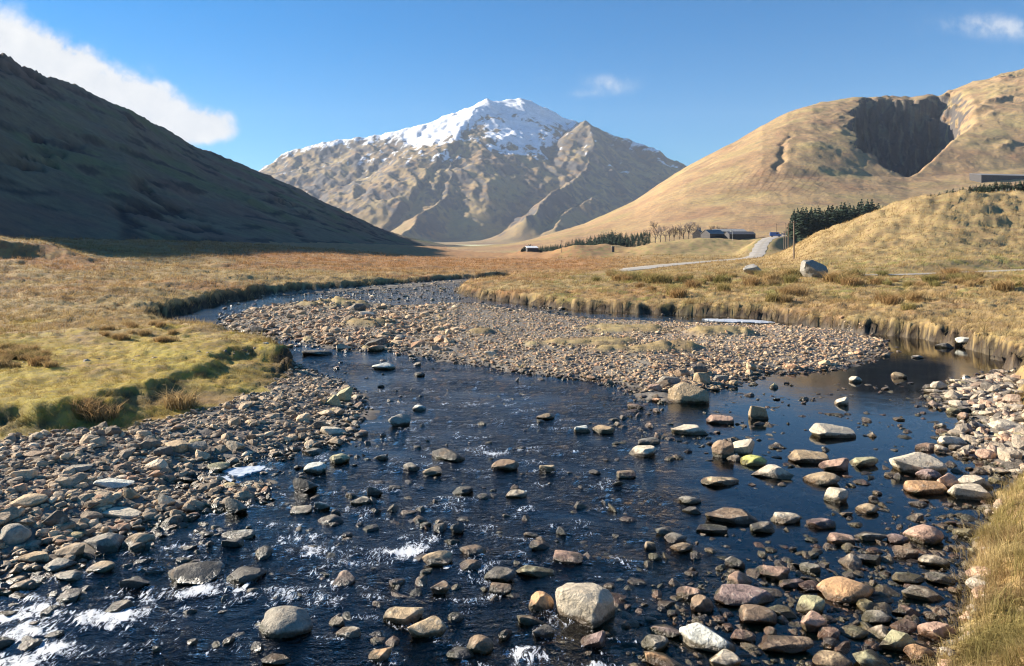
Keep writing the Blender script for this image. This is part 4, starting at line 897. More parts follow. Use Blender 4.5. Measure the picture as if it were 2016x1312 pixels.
def tufts(n, ub, db, cond, k, h, wd_, spread, colf, lean, bend, power=1.0, wind=(0.25, -0.15), zoff=-0.03):
    d = db[0] * (db[1] / db[0]) ** (RNG.random(n) ** power); u = RNG.uniform(*ub, n); x = (u - CU) / F * d
    ok = cond(x, d, u); x, d = x[ok], d[ok]; n = len(x)
    hh = h(x, d) * np.exp(RNG.normal(0, .28, n)); ww = wd_ * np.maximum(1, d / 22) if np.isscalar(wd_) else wd_(d)
    tc_ = colf(x, d)
    X = np.repeat(x, k); Y = np.repeat(d, k); sp = spread * np.repeat(np.maximum(1, d / 30), k)
    X = X + RNG.normal(0, 1, len(X)) * sp; Y = Y + RNG.normal(0, 1, len(Y)) * sp
    Z = lookup(ZZ, X, Y) + zoff
    cc = np.repeat(tc_, k, 0) * RNG.uniform(.72, 1.28, (len(X), 1)) * np.repeat(1 + 0.35 * fbm(x * .9, d * .9, 3, 455), k)[:, None]
    wind = (wind[0] + np.repeat(0.75 * fbm(x * .7, d * .7, 2, 451), k), wind[1] + np.repeat(0.75 * fbm(x * .7 + 5, d * .7, 2, 452), k))
    return blades(X, Y, Z, np.repeat(hh, k) * RNG.uniform(.6, 1.1, len(X)), np.repeat(ww * np.ones(n), k), cc, lean, bend, wind)
def join(name, parts, label, mat=None):
    Vs = []; Fs = []; Cs = []; off = 0
    for V_, F_, C_ in parts: Vs.append(V_); Fs.append(F_ + off); Cs.append(C_); off += len(V_)
    return tag(mesh_obj(name, np.concatenate(Vs), np.concatenate(Fs), mat or M_blade, {'col': np.clip(np.concatenate(Cs), 0, 1)}), label, 'grass', kind='stuff')
CG = C.copy()
def gcol(mul=1.15, mixc=None, mf=0.0):
    def f(x, d):
        c = lookup(CG, x, d) * mul
        return c * (1 - mf) + np.array(mixc if mixc else (0, 0, 0)) * mf
    return f
STRAW = (0.56, 0.43, 0.21)
PR = np.concatenate([ROAD[:, :2], TRACK[:, :2]])
def offroad(x, d):
    r = np.full(len(x), 1e9)
    for q in PR[::2]: r = np.minimum(r, np.hypot(x - q[0], d - q[1]))
    return r > 3.4
def bankcol(x, d):
    n = fbm(x * .8, d * .8, 3, 461)[:, None]; m = fbm(x * 2.2, d * 2.2, 2, 462)[:, None]
    c = np.array(STRAW) * (1 + 0.25 * m); c = c * (1 - np.clip(n * 2 - .1, 0, .75)) + np.array((0.27, 0.23, 0.08)) * np.clip(n * 2 - .1, 0, .75)
    b = np.clip(-n * 2 - .25, 0, .7); return c * (1 - b) + np.array((0.33, 0.215, 0.11)) * b
bank_parts = [
  tufts(15000, (1640, 2300), (7.2, 22), lambda x, d, u: (lk_g(x, d) > 0.05) & (x > 3), 9, lambda x, d: np.maximum(0.20 + 0.16 * fbm(x * 1.2, d * 1.2, 3, 401), .07), .0065, .045, bankcol, 0.75, True, 1.0, (-0.25, -0.45)),
  tufts(1600, (1640, 2300), (7.2, 22), lambda x, d, u: (lk_g(x, d) > 0.3) & (x > 3), 8, lambda x, d: 0.42 + 0 * x, .006, .05, gcol(1.0, (0.30, 0.27, 0.10), .7), 0.55, True, 1.0, (-0.1, -0.3)),
  tufts(1500, (1640, 2300), (7.2, 22), lambda x, d, u: (lk_g(x, d) > -0.1) & (lk_g(x, d) < 0.5) & (x > 3), 10, lambda x, d: 0.30 + 0 * x, .007, .05, gcol(1.0, STRAW, .85), 0.5, True, 1.0, (-0.75, -0.5)),
]
join('bank_grass', bank_parts, 'long straw-coloured grass hanging over the near bank')
meadow_parts = [
  # short mossy turf of the left terrace and meadow
  tufts(30000, (-330, 640), (15, 44), lambda x, d, u: (lk_g(x, d) > 0.1) & (x < 0), 5, lambda x, d: 0.08 + 0.05 * fbm(x, d, 2, 411), .011, .06, gcol(1.12), 0.8, False),
  tufts(5200, (-330, 640), (15, 60), lambda x, d, u: (lk_g(x, d) > 0.15) & (x < 0) & (fbm(x * .35, d * .35, 3, 412) > 0.0), 11, lambda x, d: 0.17 + 0 * x, .008, .07, gcol(.6, (0.40, 0.27, 0.13), .55), 0.7, False),
  tufts(9000, (-330, 640), (15, 40), lambda x, d, u: (lk_u(x, d) > -0.25) & (lk_u(x, d) < 0.45) & (lk_g(x, d) > 0.1) & (x < 0), 8, lambda x, d: 0.15 + 0 * x, .010, .06, gcol(.75, (0.40, 0.30, 0.10), .45), 0.8, False, 1.0, (0.2, -0.5)),
  tufts(5000, (-330, 640), (15, 40), lambda x, d, u: (lk_u(x, d) < 0.0) & (lk_g(x, d) > 0.0) & (x < 0), 8, lambda x, d: 0.10 + 0 * x, .010, .06, gcol(.9, (0.36, 0.26, 0.11), .4), 0.8, False),
  # tall fringe along the banks
  tufts(15000, (250, 2200), (22, 100), lambda x, d, u: (lk_g(x, d) > 0.1) & (lk_g(x, d) < 1.6) & ((x > 0) | (d > 30)) & (fbm(x * .6, d * .6, 3, 441) > -0.22), 8, lambda x, d: (0.24 + 0.004 * d) * (1 + 0.7 * fbm(x * 1.3, d * 1.3, 2, 442)), .012, .10, gcol(.5, STRAW, .62), 0.75, False, 1.0, (0.1, -0.4)),
  # open moor, both sides
  tufts(52000, (-140, 2170), (34, 260), lambda x, d, u: (lk_g(x, d) > 0.5) & offroad(x, d), 5, lambda x, d: (0.15 + 0.0022 * np.minimum(d, 160)) * (1 + 0.6 * fbm(x * .12, d * .12, 3, 421)), .014, .10, gcol(1.22), 0.8, False),
  tufts(6500, (-140, 2170), (30, 150), lambda x, d, u: (lk_g(x, d) > 0.4) & offroad(x, d) & (fbm(x * .09, d * .09, 3, 431) > 0.02), 12, lambda x, d: 0.30 + 0 * x, .013, .10, gcol(.45, (0.36, 0.215, 0.10), .6), 0.6, False),
  # dry tufts on the gravel bar
  tufts(9000, (500, 1600), (28, 66), lambda x, d, u: (lk_t(x, d) > 0.25) & (lk_b(x, d) > 0), 7, lambda x, d: 0.16 + 0 * x, .011, .08, gcol(.5, STRAW, .6), 0.9, False),
]
join('meadow_grass', meadow_parts, 'dry moor grass covering the valley floor')

# rush tussocks: countable clumps, each a thing
TUS = []
for i in range(5):
    n = 190; r = RNG.random(n) ** .6 * 0.42; a = RNG.uniform(0, 6.28, n)
    col = np.array([(.32, .25, .10), (.40, .26, .12), (.28, .24, .09), (.46, .32, .15), (.34, .28, .11)][i]) * RNG.uniform(.7, 1.35, (n, 1))
    V_, F_, C_ = blades(np.cos(a) * r, np.sin(a) * r, np.full(n, -0.06), RNG.uniform(.5, .95, n), np.full(n, .03), col, 0.85, True, (0.12, -0.1))
    o = mesh_obj('rush_tussock', V_, F_, M_blade, {'col': C_}); TUS.append(o.data); bpy.data.objects.remove(o)
def tussock(u, v, hp, i, lab, grp):
    x, y, z = place(u, v); s = hp * y / F / 0.85
    o = bpy.data.objects.new('rush_tussock', TUS[i % 5]); COL.objects.link(o); o.location = (x, y, gz(x, y)); o.scale = (s * 1.5, s * 1.3, s); o.rotation_euler = (0, 0, random.uniform(0, 6.28)); tag(o, lab, 'rushes', grp)
rr = random.Random(3)
TC = ['olive', 'russet', 'dark olive', 'straw-brown', 'yellow-green']
def tlabel(i, h, lim, zone): return f"{'tall' if h > lim else 'low'} {TC[i % 5]} rush clump {zone}"
centres = [(1200, 548), (1240, 552), (1290, 556), (1340, 552), (1400, 562), (1430, 550), (1480, 548), (1530, 556), (1640, 552), (1700, 560), (1760, 556), (1830, 562), (1900, 556), (1880, 545), (1960, 566), (1320, 580), (1560, 585), (1780, 590), (2000, 560), (1690, 545)]
for i in range(130):
    cu, cv = centres[rr.randrange(len(centres))]; u = cu + rr.gauss(0, 26); v = cv + rr.gauss(0, 6)
    if abs(u - 1607) < 26 or v < 541: continue
    h = rr.uniform(11, 27); k_ = rr.choice([0, 1, 1, 3, 3, 2, 4])
    tussock(u, v, h, k_, tlabel(k_, h, 18, 'close to the large lichen-blotched boulder' if abs(u - 1607) < 75 else 'on the meadow between track and side channel'), 'rush clumps of the far meadow')
for i in range(22):
    h = rr.uniform(14, 28); k_ = rr.choice([1, 3, 3, 0]); tussock(rr.uniform(-10, 110), rr.uniform(690, 728), h, k_, tlabel(k_, h, 21, 'on the mossy meadow above the shingle'), 'rush clumps of the mossy meadow')
for i in range(18):
    h = rr.uniform(9, 18); k_ = rr.choice([3, 3, 1]); tussock(rr.uniform(200, 370), rr.uniform(640, 676), h, k_, tlabel(k_, h, 13, 'near the bend of the upper channel'), 'rush clumps by the river bend')
tussock(355, 800, 40, 3, 'tall brown rush clump hanging over the terrace step', None)
for u, v, h in ((200, 828, 40), (170, 812, 34)):
    tussock(u, v, h, 1, 'long pale grass tuft bending over the terrace step', 'pale tufts on the terrace step')
#@@FAR
# ------------------------------------------------------------------ plain materials for the far things
def plain(name, col, rough=0.8, scale=1.5, var=0.25, metal=0.0):
    m = bpy.data.materials.new(name); m.use_nodes = True; t = NT(m.node_tree)
    pos = t.n('ShaderNodeNewGeometry').outputs['Position']; n = t.noise(pos, scale, 5, 0.6)
    f = t.lin(n, .3, .7, 1 - var, 1 + var)
    c = t.mixc(1.0, (*col, 1), t.n('ShaderNodeCombineColor', {0: f, 1: f, 2: f}).outputs[0], 'MULTIPLY')
    p = t.n('ShaderNodeBsdfPrincipled', {'Base Color': c, 'Roughness': rough, 'Metallic': metal})
    t.n('ShaderNodeOutputMaterial', {'Surface': p}); return m
M_wood = plain('weathered timber', (.17, .12, .08)); M_slate = plain('slate roof', (.10, .10, .11)); M_wall = plain('rubble wall', (.26, .235, .205)); M_dwall = plain('dark cladding', (.055, .05, .05))
M_tin = plain('grey sheet roof', (.21, .205, .20), .8); M_blue = plain('blue paint', (.05, .13, .36), .35); M_glass = plain('dark glass', (.02, .022, .026), .1); M_tyre = plain('tyre rubber', (.02, .02, .02)); M_white = plain('white paint', (.75, .75, .72)); M_bark = plain('bark', (.12, .09, .07)); M_twig = plain('bare twigs', (.17, .125, .095)); M_con = plain('conifer needles', (.035, .062, .03), .8, .8, .5); M_bush = plain('evergreen bush', (.03, .038, .022), .8, 1, .4); M_post = plain('pale timber post', (.42, .38, .32)); M_ceramic = plain('insulator', (.45, .42, .38), .3)
def landz(x, y):
    u = np.array([CU + F * x / y]); return max(gz(x, y), float(rh(u, np.array([y]), np.array([x]))[0]) if y > 345 and u[0] > 885 else -9)
def box(V, Fc, x0, x1, y0, y1, z0, z1):
    o = len(V); V += [(x0, y0, z0), (x1, y0, z0), (x1, y1, z0), (x0, y1, z0), (x0, y0, z1), (x1, y0, z1), (x1, y1, z1), (x0, y1, z1)]
    Fc += [(o, o + 3, o + 2, o + 1), (o + 4, o + 5, o + 6, o + 7), (o, o + 1, o + 5, o + 4), (o + 1, o + 2, o + 6, o + 5), (o + 2, o + 3, o + 7, o + 6), (o + 3, o, o + 4, o + 7)]
def pyobj(name, V, Fc, mat, parent=None, smooth=False):
    me = bpy.data.meshes.new(name); me.from_pydata(V, [], Fc); me.update(); me.materials.append(mat)
    for p in me.polygons: p.use_smooth = smooth
    o = bpy.data.objects.new(name, me); COL.objects.link(o)
    if parent: o.parent = parent
    return o
def boxes(name, L_, mat, parent=None):
    V = []; Fc = []
    for b in L_: box(V, Fc, *b)
    return pyobj(name, V, Fc, mat, parent)
def empty(name, loc, rz=0.0):
    o = bpy.data.objects.new(name, None); COL.objects.link(o); o.location = loc; o.rotation_euler = (0, 0, rz); o.empty_display_size = 0.5; return o
def tube(V, Fc, p, q, r0, r1, n=8, cap=True):
    p = Vector(p); q = Vector(q); d = (q - p).normalized(); a = d.orthogonal().normalized(); b = d.cross(a); o = len(V)
    for c_, r in ((p, r0), (q, r1)):
        for i in range(n):
            t = 2 * math.pi * i / n; V.append(tuple(c_ + a * math.cos(t) * r + b * math.sin(t) * r))
    for i in range(n): j = (i + 1) % n; Fc.append((o + i, o + j, o + n + j, o + n + i))
    if cap: Fc.append(tuple(range(o + n, o + 2 * n)))
def house(name, x, y, rz, Lx, Ly, eave, ridge, wall, roof, label, cat, over=0.25, chim=0, doors=(), wins=(), lean=False, deep=0.0):
    r = empty(name, (x, y, landz(x, y) - 0.3), rz); hx, hy = Lx / 2, Ly / 2; e = eave + .3; g_ = ridge + .3
    if lean:   # single pitch, low at the front
        V = [(-hx, -hy, -deep), (hx, -hy, -deep), (hx, hy, -deep), (-hx, hy, -deep), (-hx, -hy, e), (hx, -hy, e), (hx, hy, g_), (-hx, hy, g_)]
        pyobj('wall', V, [(0, 1, 5, 4), (1, 2, 6, 5), (2, 3, 7, 6), (3, 0, 4, 7)], wall, r)
        o_ = over; s = (g_ - e) / Ly
        V = [(-hx - o_, -hy - o_, e - s * o_ + .02), (hx + o_, -hy - o_, e - s * o_ + .02), (hx + o_, hy + o_, g_ + s * o_ + .02), (-hx - o_, hy + o_, g_ + s * o_ + .02)]
    else:
        V = [(-hx, -hy, 0), (hx, -hy, 0), (hx, hy, 0), (-hx, hy, 0), (-hx, -hy, e), (hx, -hy, e), (hx, hy, e), (-hx, hy, e), (-hx, 0, g_), (hx, 0, g_)]
        pyobj('wall', V, [(0, 1, 5, 4), (1, 2, 6, 9, 5), (2, 3, 7, 6), (3, 0, 4, 8, 7)], wall, r)
        o_ = over; s = (g_ - e) / hy
        V = [(-hx - o_, -hy - o_, e - s * o_ + .03), (hx + o_, -hy - o_, e - s * o_ + .03), (hx + o_, 0, g_ + .03), (-hx - o_, 0, g_ + .03), (hx + o_, hy + o_, e - s * o_ + .03), (-hx - o_, hy + o_, e - s * o_ + .03)]
    n = len(V); V2 = V + [(a, b, c + .12) for a, b, c in V]
    Fr = [(0, 1, 2, 3)] if lean else [(0, 1, 2, 3), (3, 2, 4, 5)]
    ring = [0, 1, 2, 3] if lean else [0, 1, 2, 4, 5, 3]
    Fc = [tuple(reversed(f)) for f in Fr] + [tuple(i + n for i in f) for f in Fr] + [(ring[i], ring[(i + 1) % len(ring)], ring[(i + 1) % len(ring)] + n, ring[i] + n) for i in range(len(ring))]
    rf = pyobj('roof', V2, Fc, roof, r)
    if chim:
        for q in ([-hx + .5, hx - .5] if chim == 2 else [-hx + .5]): boxes('chimney', [(q - .45, q + .45, -.4, .4, g_ - .5, g_ + 1.1), (q - .18, q + .18, -.18, .18, g_ + 1.1, g_ + 1.45)], wall, rf)
    for (a, b, h0, h1) in doors: boxes('door', [(a, b, -hy - .05, -hy + .02, h0 + .3, h1 + .3)], M_dwall, r)
    for (a, b, h0, h1) in wins:
        w_ = boxes('window', [(a, b, -hy - .04, -hy + .02, h0 + .3, h1 + .3)], M_glass, r); boxes('sill', [(a - .1, b + .1, -hy - .12, -hy + .01, h0 + .18, h0 + .29)], M_white, w_)
    return tag(r, label, cat)
X_ = lambda u, d: (u - CU) / F * d
fd = 372.0
house('farm_cottage', X_(1376, fd), fd, math.radians(66), 7.5, 5.0, 2.6, 4.6, M_wall, M_slate, 'small dark stone cottage with chimneys beside bare trees', 'cottage', chim=2, doors=((-.5, .5, 0, 2),), wins=((-2.8, -1.9, .9, 2.0), (1.9, 2.8, .9, 2.0)))
house('farm_barn', X_(1403, fd - 8), fd - 8, math.radians(28), 9.5, 6.5, 2.0, 4.0, M_dwall, M_tin, 'low barn with a grey pitched roof between cottage and long shed', 'barn', doors=((-1.5, 1.5, 0, 1.9),))
house('farm_shed', X_(1436, fd - 2), fd - 2, math.radians(-8), 15.0, 9.0, 3.2, 4.6, M_dwall, M_tin, 'tall grey-roofed farm shed behind the long dark shed', 'shed', lean=True, doors=((-5, -1, 0, 2.8),))
house('farm_shed', X_(1456, fd - 12), fd - 12, math.radians(10), 13.5, 6.0, 2.3, 3.6, M_dwall, M_slate, 'long low dark shed with a flagpole in front', 'shed', doors=((-5, -2, 0, 2.0), (1, 4, 0, 2.0)))
house('roadside_shed', X_(1556, 352), 352, math.radians(6), 8.5, 4.0, 1.6, 2.5, M_dwall, M_slate, 'low dark-roofed shed beside the road near the plantation', 'shed', doors=((-2, 0, 0, 1.5),))
sd_ = np.linspace(560, 1100, 400); sv_ = HV - (np.array([landz(X_(1975, q), q) for q in sd_]) - CH) / sd_ * F; ld = float(sd_[np.argmin(np.abs(sv_ - 352))])
house('long_shed', X_(1990, ld), ld, math.radians(10), 76.0, 14.0, 1.8, 4.6, M_dwall, M_tin, 'very long grey-roofed shed on the hillside above the young conifers', 'shed', lean=True, doors=((-20, -16, -2, 1.6),), deep=6.0)
house('hut', X_(1047, 318), 318, math.radians(12), 4.6, 3.0, 1.3, 2.0, M_dwall, M_white, 'tiny hut with a pale roof beside dark bushes at the valley mouth', 'hut', lean=True, doors=((-.8, .2, 0, 1.1),))
# flagpole, posts, pillar
fx, fy = X_(1442, fd - 24), fd - 24; r = empty('flagpole', (fx, fy, landz(fx, fy)))
V = []; Fc = []; tube(V, Fc, (0, 0, -.3), (0, 0, 5.2), .06, .04); pyobj('pole', V, Fc, M_white, r)
V = [(0.03 - 1.3 * i / 6, 0.12 * math.sin(i * 1.3), 5.1 - 1.0 * j - .03 * i) for i in range(7) for j in (0, 1)]
fl_ = pyobj('flag', V, [(2 * i, 2 * i + 1, 2 * i + 3, 2 * i + 2) for i in range(6)], M_white, r); mo = fl_.modifiers.new('thickness', 'SOLIDIFY'); mo.thickness = .02
tag(r, 'thin white flagpole with a pale flag at the farm', 'flagpole')
px_, py_ = X_(1207, 285), 285; zz = landz(px_, py_); r = empty('stone_pillar', (px_, py_, zz))
boxes('shaft', [(-.45, .45, -.45, .45, -.5, 2.0)], M_dwall, r); boxes('cap', [(-.55, .55, -.55, .55, 2.0, 2.25)], M_wall, r); tag(r, 'short dark stone pillar standing in front of the low conifer wood', 'pillar')
# utility poles
def pole(u, d, h, rad, label, group, lean=0.0):
    x = X_(u, d); r = empty('utility_pole', (x, d, landz(x, d))); r.rotation_euler = (0, lean, 0)
    V = []; Fc = []; tube(V, Fc, (0, 0, -.6), (0, 0, h), rad, rad * .72, 10); pyobj('pole', V, Fc, M_wood, r)
    ca = boxes('crossarm', [(-.55, .55, -.16, -.06, h - .42, h - .30)], M_wood, r)
    for q in (-.45, 0.45):
        V = []; Fc = []; tube(V, Fc, (q, -.11, h - .3), (q, -.11, h - .16), .05, .035, 8); pyobj('insulator', V, Fc, M_ceramic, ca)
    return tag(r, label, 'pole', group)
pole(1563, 136, 7.0, .15, 'tall wooden pole nearest the lichen-blotched boulder', 'poles of the power line')
pole(1552, 196, 6.9, .15, 'second wooden pole of the line from the boulder', 'poles of the power line')
pole(1547, 262, 7.0, .16, 'third wooden pole of the line from the boulder', 'poles of the power line')
pole(1543.5, 275, 6.8, .16, 'fourth wooden pole of the line from the boulder', 'poles of the power line')
pole(1528, 335, 6.0, .16, 'wooden pole beside the blue van at the road bend', 'poles of the power line')
pole(1547, 360, 8.0, .15, 'thin wooden pole behind the road bend by the plantation', 'poles of the power line')
pole(1106, 275, 4.6, .14, 'lone pale wooden pole in front of the grassy mound', None)
# fence posts by the young conifers
for i in range(9):
    u = 1962 + i * 6.4 + random.uniform(-2, 2); d = 199 + i * .4; x = X_(u, d); V = []; Fc = []; tube(V, Fc, (0, 0, -.3), (0, 0, random.uniform(1.2, 1.9)), .06, .05, 8)
    o = pyobj('fence_post', V, Fc, M_post); o.location = (x, d, landz(x, d)); tag(o, 'pale timber post in front of the young conifers on the knoll', 'post', 'pale posts on the knoll')
# blue van
vx, vy = X_(1527, 318), 318; r = empty('van', (vx, vy, landz(vx, vy) + 0.05), math.radians(-14))
prof = [(-2.3, .4), (2.3, .4), (2.35, 1.0), (1.6, 1.15), (1.1, 2.0), (-2.25, 2.05), (-2.35, 1.2)]
V = [(a, -.95, b) for a, b in prof] + [(a, .95, b) for a, b in prof]; n = len(prof)
pyobj('body', V, [tuple(range(n)), tuple(reversed(range(n, 2 * n)))] + [(i, i + n, (i + 1) % n + n, (i + 1) % n) for i in range(n)], M_blue, r)
boxes('windscreen', [(1.2, 1.5, -.8, .8, 1.25, 1.85)], M_glass, r); boxes('side_window', [(.2, 1.0, -.975, -.94, 1.25, 1.8)], M_glass, r)
for a in (-1.45, 1.45):
    for b in (-.9, .9):
        V = []; Fc = []; tube(V, Fc, (a, b - .1, .34), (a, b + .1, .34), .34, .34, 14); wh = pyobj('wheel', V, Fc, M_tyre, r)
        V = []; Fc = []; tube(V, Fc, (a, b - .115, .34), (a, b + .115, .34), .18, .18, 10); pyobj('rim', V, Fc, M_tin, wh)
for b in (-.65, .65): boxes('headlight', [(2.31, 2.37, b - .15, b + .15, .72, .92)], M_white, r)
tag(r, 'blue van parked at the bend of the gravel road', 'van')

# ------------------------------------------------------------------ trees
def conifer_mesh(seed, lv=15, nb=10, full=True):
    q = random.Random(seed); V = []; Fc = []
    for i in range(lv):
        t = i / (lv - 1); z = .10 + .88 * t; R_ = (.24 * (1 - t) ** .8 + .012) * q.uniform(.8, 1.15)
        for j in range(nb if t < .8 else nb // 2 + 1):
            a = 6.283 * (j + q.random() * .8) / nb + i; L_ = R_ * q.uniform(.65, 1.2); wv = L_ * .42 + .012; dz = -.10 * L_ / .24 - q.uniform(0, .03)
            ca, sa = math.cos(a), math.sin(a); o = len(V)
            V += [(0, 0, z), (ca * L_ * .55 - sa * wv, sa * L_ * .55 + ca * wv, z + dz * .4), (ca * L_, sa * L_, z + dz), (ca * L_ * .55 + sa * wv, sa * L_ * .55 - ca * wv, z + dz * .4), (ca * L_ * .5, sa * L_ * .5, z + dz * .4 - .05)]
            Fc += [(o, o + 1, o + 2), (o, o + 2, o + 3), (o, o + 4, o + 2)]
    V += [(0, 0, 1.0)]
    return V, Fc
def trunk_mesh(h=.95, r=.016):
    V = []; Fc = []; tube(V, Fc, (0, 0, -.05), (0, 0, h), r, r * .2, 6); return V, Fc
CM = []
for i in range(5):
    o = pyobj('crown', *conifer_mesh(50 + i), M_con); CM.append(o.data); bpy.data.objects.remove(o)
o = pyobj('trunk', *trunk_mesh(), M_bark); TM = o.data; bpy.data.objects.remove(o)
def conifer(x, y, h, label, group, wide=1.0):
    r = empty('conifer', (x, y, landz(x, y))); r.scale = (h * wide, h * wide, h); r.rotation_euler = (0, 0, random.uniform(0, 6.28))
    for nm, me in (('trunk', TM), ('crown', random.choice(CM))):
        o = bpy.data.objects.new(nm, me); COL.objects.link(o); o.parent = r
    tag(r, label, 'conifer', group)
TOPU = [1560, 1575, 1600, 1640, 1680, 1700, 1722, 1745, 1770, 1800, 1830]; TOPV = [421, 415, 414, 408, 402, 398, 398, 408, 403, 396, 393]
for row in range(4):
    u = 1562.0
    while u < 1808:
        d = 322 + row * 7 + random.uniform(-2, 2); uu = u + random.uniform(-2, 2); x = X_(uu, d); tz = CH + (HV - np.interp(uu, TOPU, TOPV) - random.uniform(-9, 5)) / F * d; h = tz - landz(x, d)
        if not (1738 < uu < 1748 and row > 0): conifer(x, d, max(h, 3.0), f"{'tall' if h > 11.5 else 'short' if h < 9.5 else 'middling'} dark spruce in the {['front', 'second', 'third', 'back'][row]} row of the plantation", 'spruces of the dark plantation', 1.25)
        u += 8.5 if uu < 1700 else 11
for i in range(76):
    u = 1816 + i * 2.8 + random.uniform(-2, 2); d = 203 + random.uniform(0, 20); x = X_(u, d); tv = np.interp(u, [1820, 1850, 1890, 1930, 1960, 2016], [388, 377, 371, 362, 354, 352]) + random.uniform(-3, 6)
    h = CH + (HV - tv) / F * d - landz(x, d); conifer(x, d, min(max(h, 1.6), 5.5), ('taller' if u > 1890 else 'smaller') + ' young green conifer standing behind the crest of the knoll', 'young conifers on the knoll', 1.5)
# low wood beyond the mounds: one mass of conifers
Vs = []; Fs = []; off = 0
protoc = [tuple(map(np.array, conifer_mesh(80 + i, 9, 7))) for i in range(4)]
WU_ = [1056, 1085, 1110, 1150, 1180, 1210, 1240, 1256, 1278]; WV_ = [490, 481, 475, 464, 458, 451, 457, 459, 453]
for i in range(430):
    u = random.uniform(1058, 1280); d = random.uniform(415, 500); x = X_(u, d); q = (d - 415) / 85
    tv = np.interp(u, WU_, WV_) + (1 - q) * 17 + random.uniform(-2.5, 2.5); z0 = landz(x, d); h = max(CH + (HV - tv) / F * d - z0, 3.0)
    P, Fc = protoc[i % 4]; a = random.uniform(0, 6.28); R_ = np.array([[math.cos(a), -math.sin(a), 0], [math.sin(a), math.cos(a), 0], [0, 0, 1]])
    Q = (P @ R_.T) * np.array([min(h, 10) * 1.2, min(h, 10) * 1.2, h]) + np.array([x, d, z0]); Vs.append(Q); Fs.append(Fc + off); off += len(P)
tag(mesh_obj('conifer_wood', np.concatenate(Vs), np.concatenate(Fs), M_con, smooth=False), 'low dark conifer wood on rising ground beyond the grassy mounds', 'wood', kind='stuff')
# bare trees round the farm
def bare_meshes(seed):
    q = random.Random(seed); V = []; Fc = []; V2 = []; F2 = []
    def br(p, d, L_, r, dep):
        e = p + d * L_; (tube(V, Fc, p, e, r, r * .7, 5, False) if dep == 0 else tube(V2, F2, p, e, r, r * .6, 3, False))
        if dep >= 4: return
        for k_ in range(7 if dep == 0 else 3 if dep < 4 else 4):
            nd = (d + Vector((q.gauss(0, .42), q.gauss(0, .42), q.gauss(.12, .25)))).normalized(); br(p + d * L_ * q.uniform(.35 if dep == 0 else .5, 1), nd, L_ * q.uniform(.5, .78), max(r * .55, .006), dep + 1)
    br(Vector((0, 0, -.05)), Vector((0, 0, 1)), .46, .022, 0); return (V, Fc), (V2, F2)
BT = []
for i in range(4):
    a, b = bare_meshes(20 + i); o1 = pyobj('trunk', *a, M_bark); o2 = pyobj('crown', *b, M_twig); BT.append((o1.data, o2.data)); bpy.data.objects.remove(o1); bpy.data.objects.remove(o2)
for i, (u, d, hp, lab) in enumerate([(1290, 392, 30, 'tall bare tree at the end of the conifer wood'), (1300, 398, 26, 'bare tree beside the tall one at the conifer wood'), (1318, 400, 20, 'squat bare tree between the conifer wood and the cottage'), (1327, 396, 22, 'dark bare tree in the clump before the cottage'), (1338, 402, 20, None), (1346, 396, 30, None), (1356, 398, 31, 'tallest bare tree right behind the cottage'), (1366, 402, 26, None), (1400, 404, 22, 'rounded bare tree behind the low barn'), (1412, 408, 25, 'broad bare tree behind the low barn'), (1422, 404, 20, None), (1545, 372, 18, 'small bare tree by the road bend'), (1310, 404, 15, None)]):
    x = X_(u, d); h = CH + (HV - 470 + hp * 1.12) / F * d - landz(x, d); r = empty('bare_tree', (x, d, landz(x, d))); r.scale = (h * 1.1, h * 1.1, h); r.rotation_euler = (0, 0, i * 1.7)
    for nm, me in zip(('trunk', 'crown'), BT[i % 4]):
        o = bpy.data.objects.new(nm, me); COL.objects.link(o); o.parent = r
    tag(r, lab or 'leafless tree in the row behind the farm buildings', 'tree', 'bare trees round the farm')
# dark bushes beside the hut
for i, (u, d, s) in enumerate([(1036, 322, 1.6), (1044, 326, 1.9), (1062, 318, 0.9), (1030, 320, .8)]):
    n = 420; a = RNG.uniform(0, 6.28, n); ph = np.arccos(RNG.uniform(-.2, 1, n)); rad = s * RNG.uniform(.6, 1.05, n) * (1 + .25 * np.sin(3 * a + i)); c0 = np.stack([np.cos(a) * np.sin(ph) * rad * 1.3, np.sin(a) * np.sin(ph) * rad, np.cos(ph) * rad * .95 + .1], 1)
    V_ = (c0[:, None] + RNG.normal(0, .16 * s, (n, 3, 3))).reshape(-1, 3); o = mesh_obj('bush', V_, np.arange(n * 3).reshape(-1, 3), M_bush, smooth=False); x = X_(u, d); o.location = (x, d, landz(x, d) - .1); tag(o, 'dark evergreen bush beside the tiny pale-roofed hut', 'bush', 'bushes by the hut')

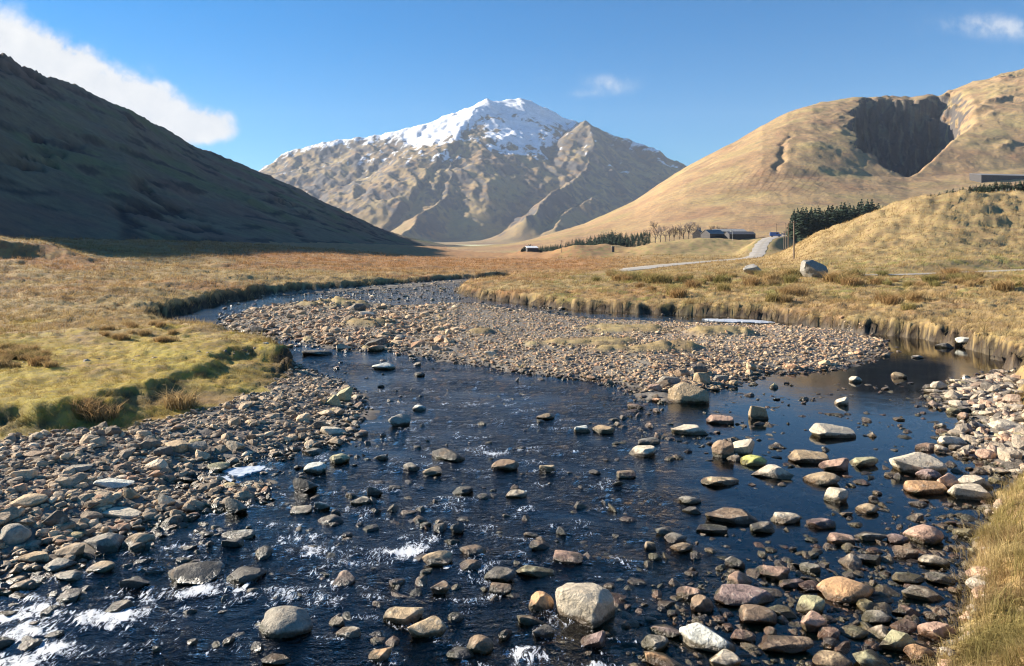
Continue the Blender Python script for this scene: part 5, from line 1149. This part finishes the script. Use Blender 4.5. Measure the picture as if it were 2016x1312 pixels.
# ------------------------------------------------------------------ ice along the edges
def ice_material():
    m = bpy.data.materials.new('white ice'); m.use_nodes = True; t = NT(m.node_tree); pos = t.n('ShaderNodeNewGeometry').outputs['Position']
    n = t.noise(pos, 6, 6, .65); c = t.mixc(t.sstep(n, .35, .65), (.42, .46, .52), (.74, .77, .8))
    t.n('ShaderNodeOutputMaterial', {'Surface': t.n('ShaderNodeBsdfPrincipled', {'Base Color': c, 'Roughness': .35, 'Normal': t.n('ShaderNodeBump', {'Height': n, 'Strength': .4, 'Distance': .02})})}); return m
M_ice = ice_material()
def ice(pts, label, z=0.022):
    P = [gp(u, v, z) for u, v in pts]; P2 = []
    for i in range(len(P)):
        a, b = P[i], P[(i + 1) % len(P)]; L_ = math.hypot(b[0] - a[0], b[1] - a[1])
        for k_ in range(7):
            t = k_ / 7; P2.append((a[0] + (b[0] - a[0]) * t + random.uniform(-.16, .16) * L_, a[1] + (b[1] - a[1]) * t + random.uniform(-.16, .16) * L_))
    n = len(P2); V = [(x, y, z) for x, y in P2] + [(x, y, z - .05) for x, y in P2]
    tag(pyobj('ice_sheet', V, [tuple(range(n))] + [(i, (i + 1) % n, (i + 1) % n + n, i + n) for i in range(n)], M_ice), label, 'ice')
ice([(395, 948), (425, 935), (450, 940), (470, 950), (448, 962), (420, 962)], 'small white ice sheet among stones at the edge of the shingle')
ice([(440, 925), (500, 915), (530, 920), (500, 930), (470, 938), (450, 932)], 'larger white ice sheet beside the round white stone')
ice([(1385, 628), (1420, 628), (1460, 629), (1500, 631), (1525, 634), (1500, 636), (1470, 634), (1430, 634), (1400, 631)], 'strip of white ice on the side channel under the far bank')
#@@HAZE
def haze():
    V = []; Fc = []; box(V, Fc, -4200, 4200, -60, 5750, -3.0, 1060)
    m = bpy.data.materials.new('thin air'); m.use_nodes = True; t = NT(m.node_tree)
    v = t.n('ShaderNodeVolumePrincipled', {'Color': (.72, .82, 1.0, 1), 'Density': 0.000052, 'Anisotropy': 0.0})
    o = t.n('ShaderNodeOutputMaterial'); t.t.links.new(v.outputs[0], o.inputs['Volume'])
    tag(pyobj('haze', V, Fc, m), kind='stuff')
haze()
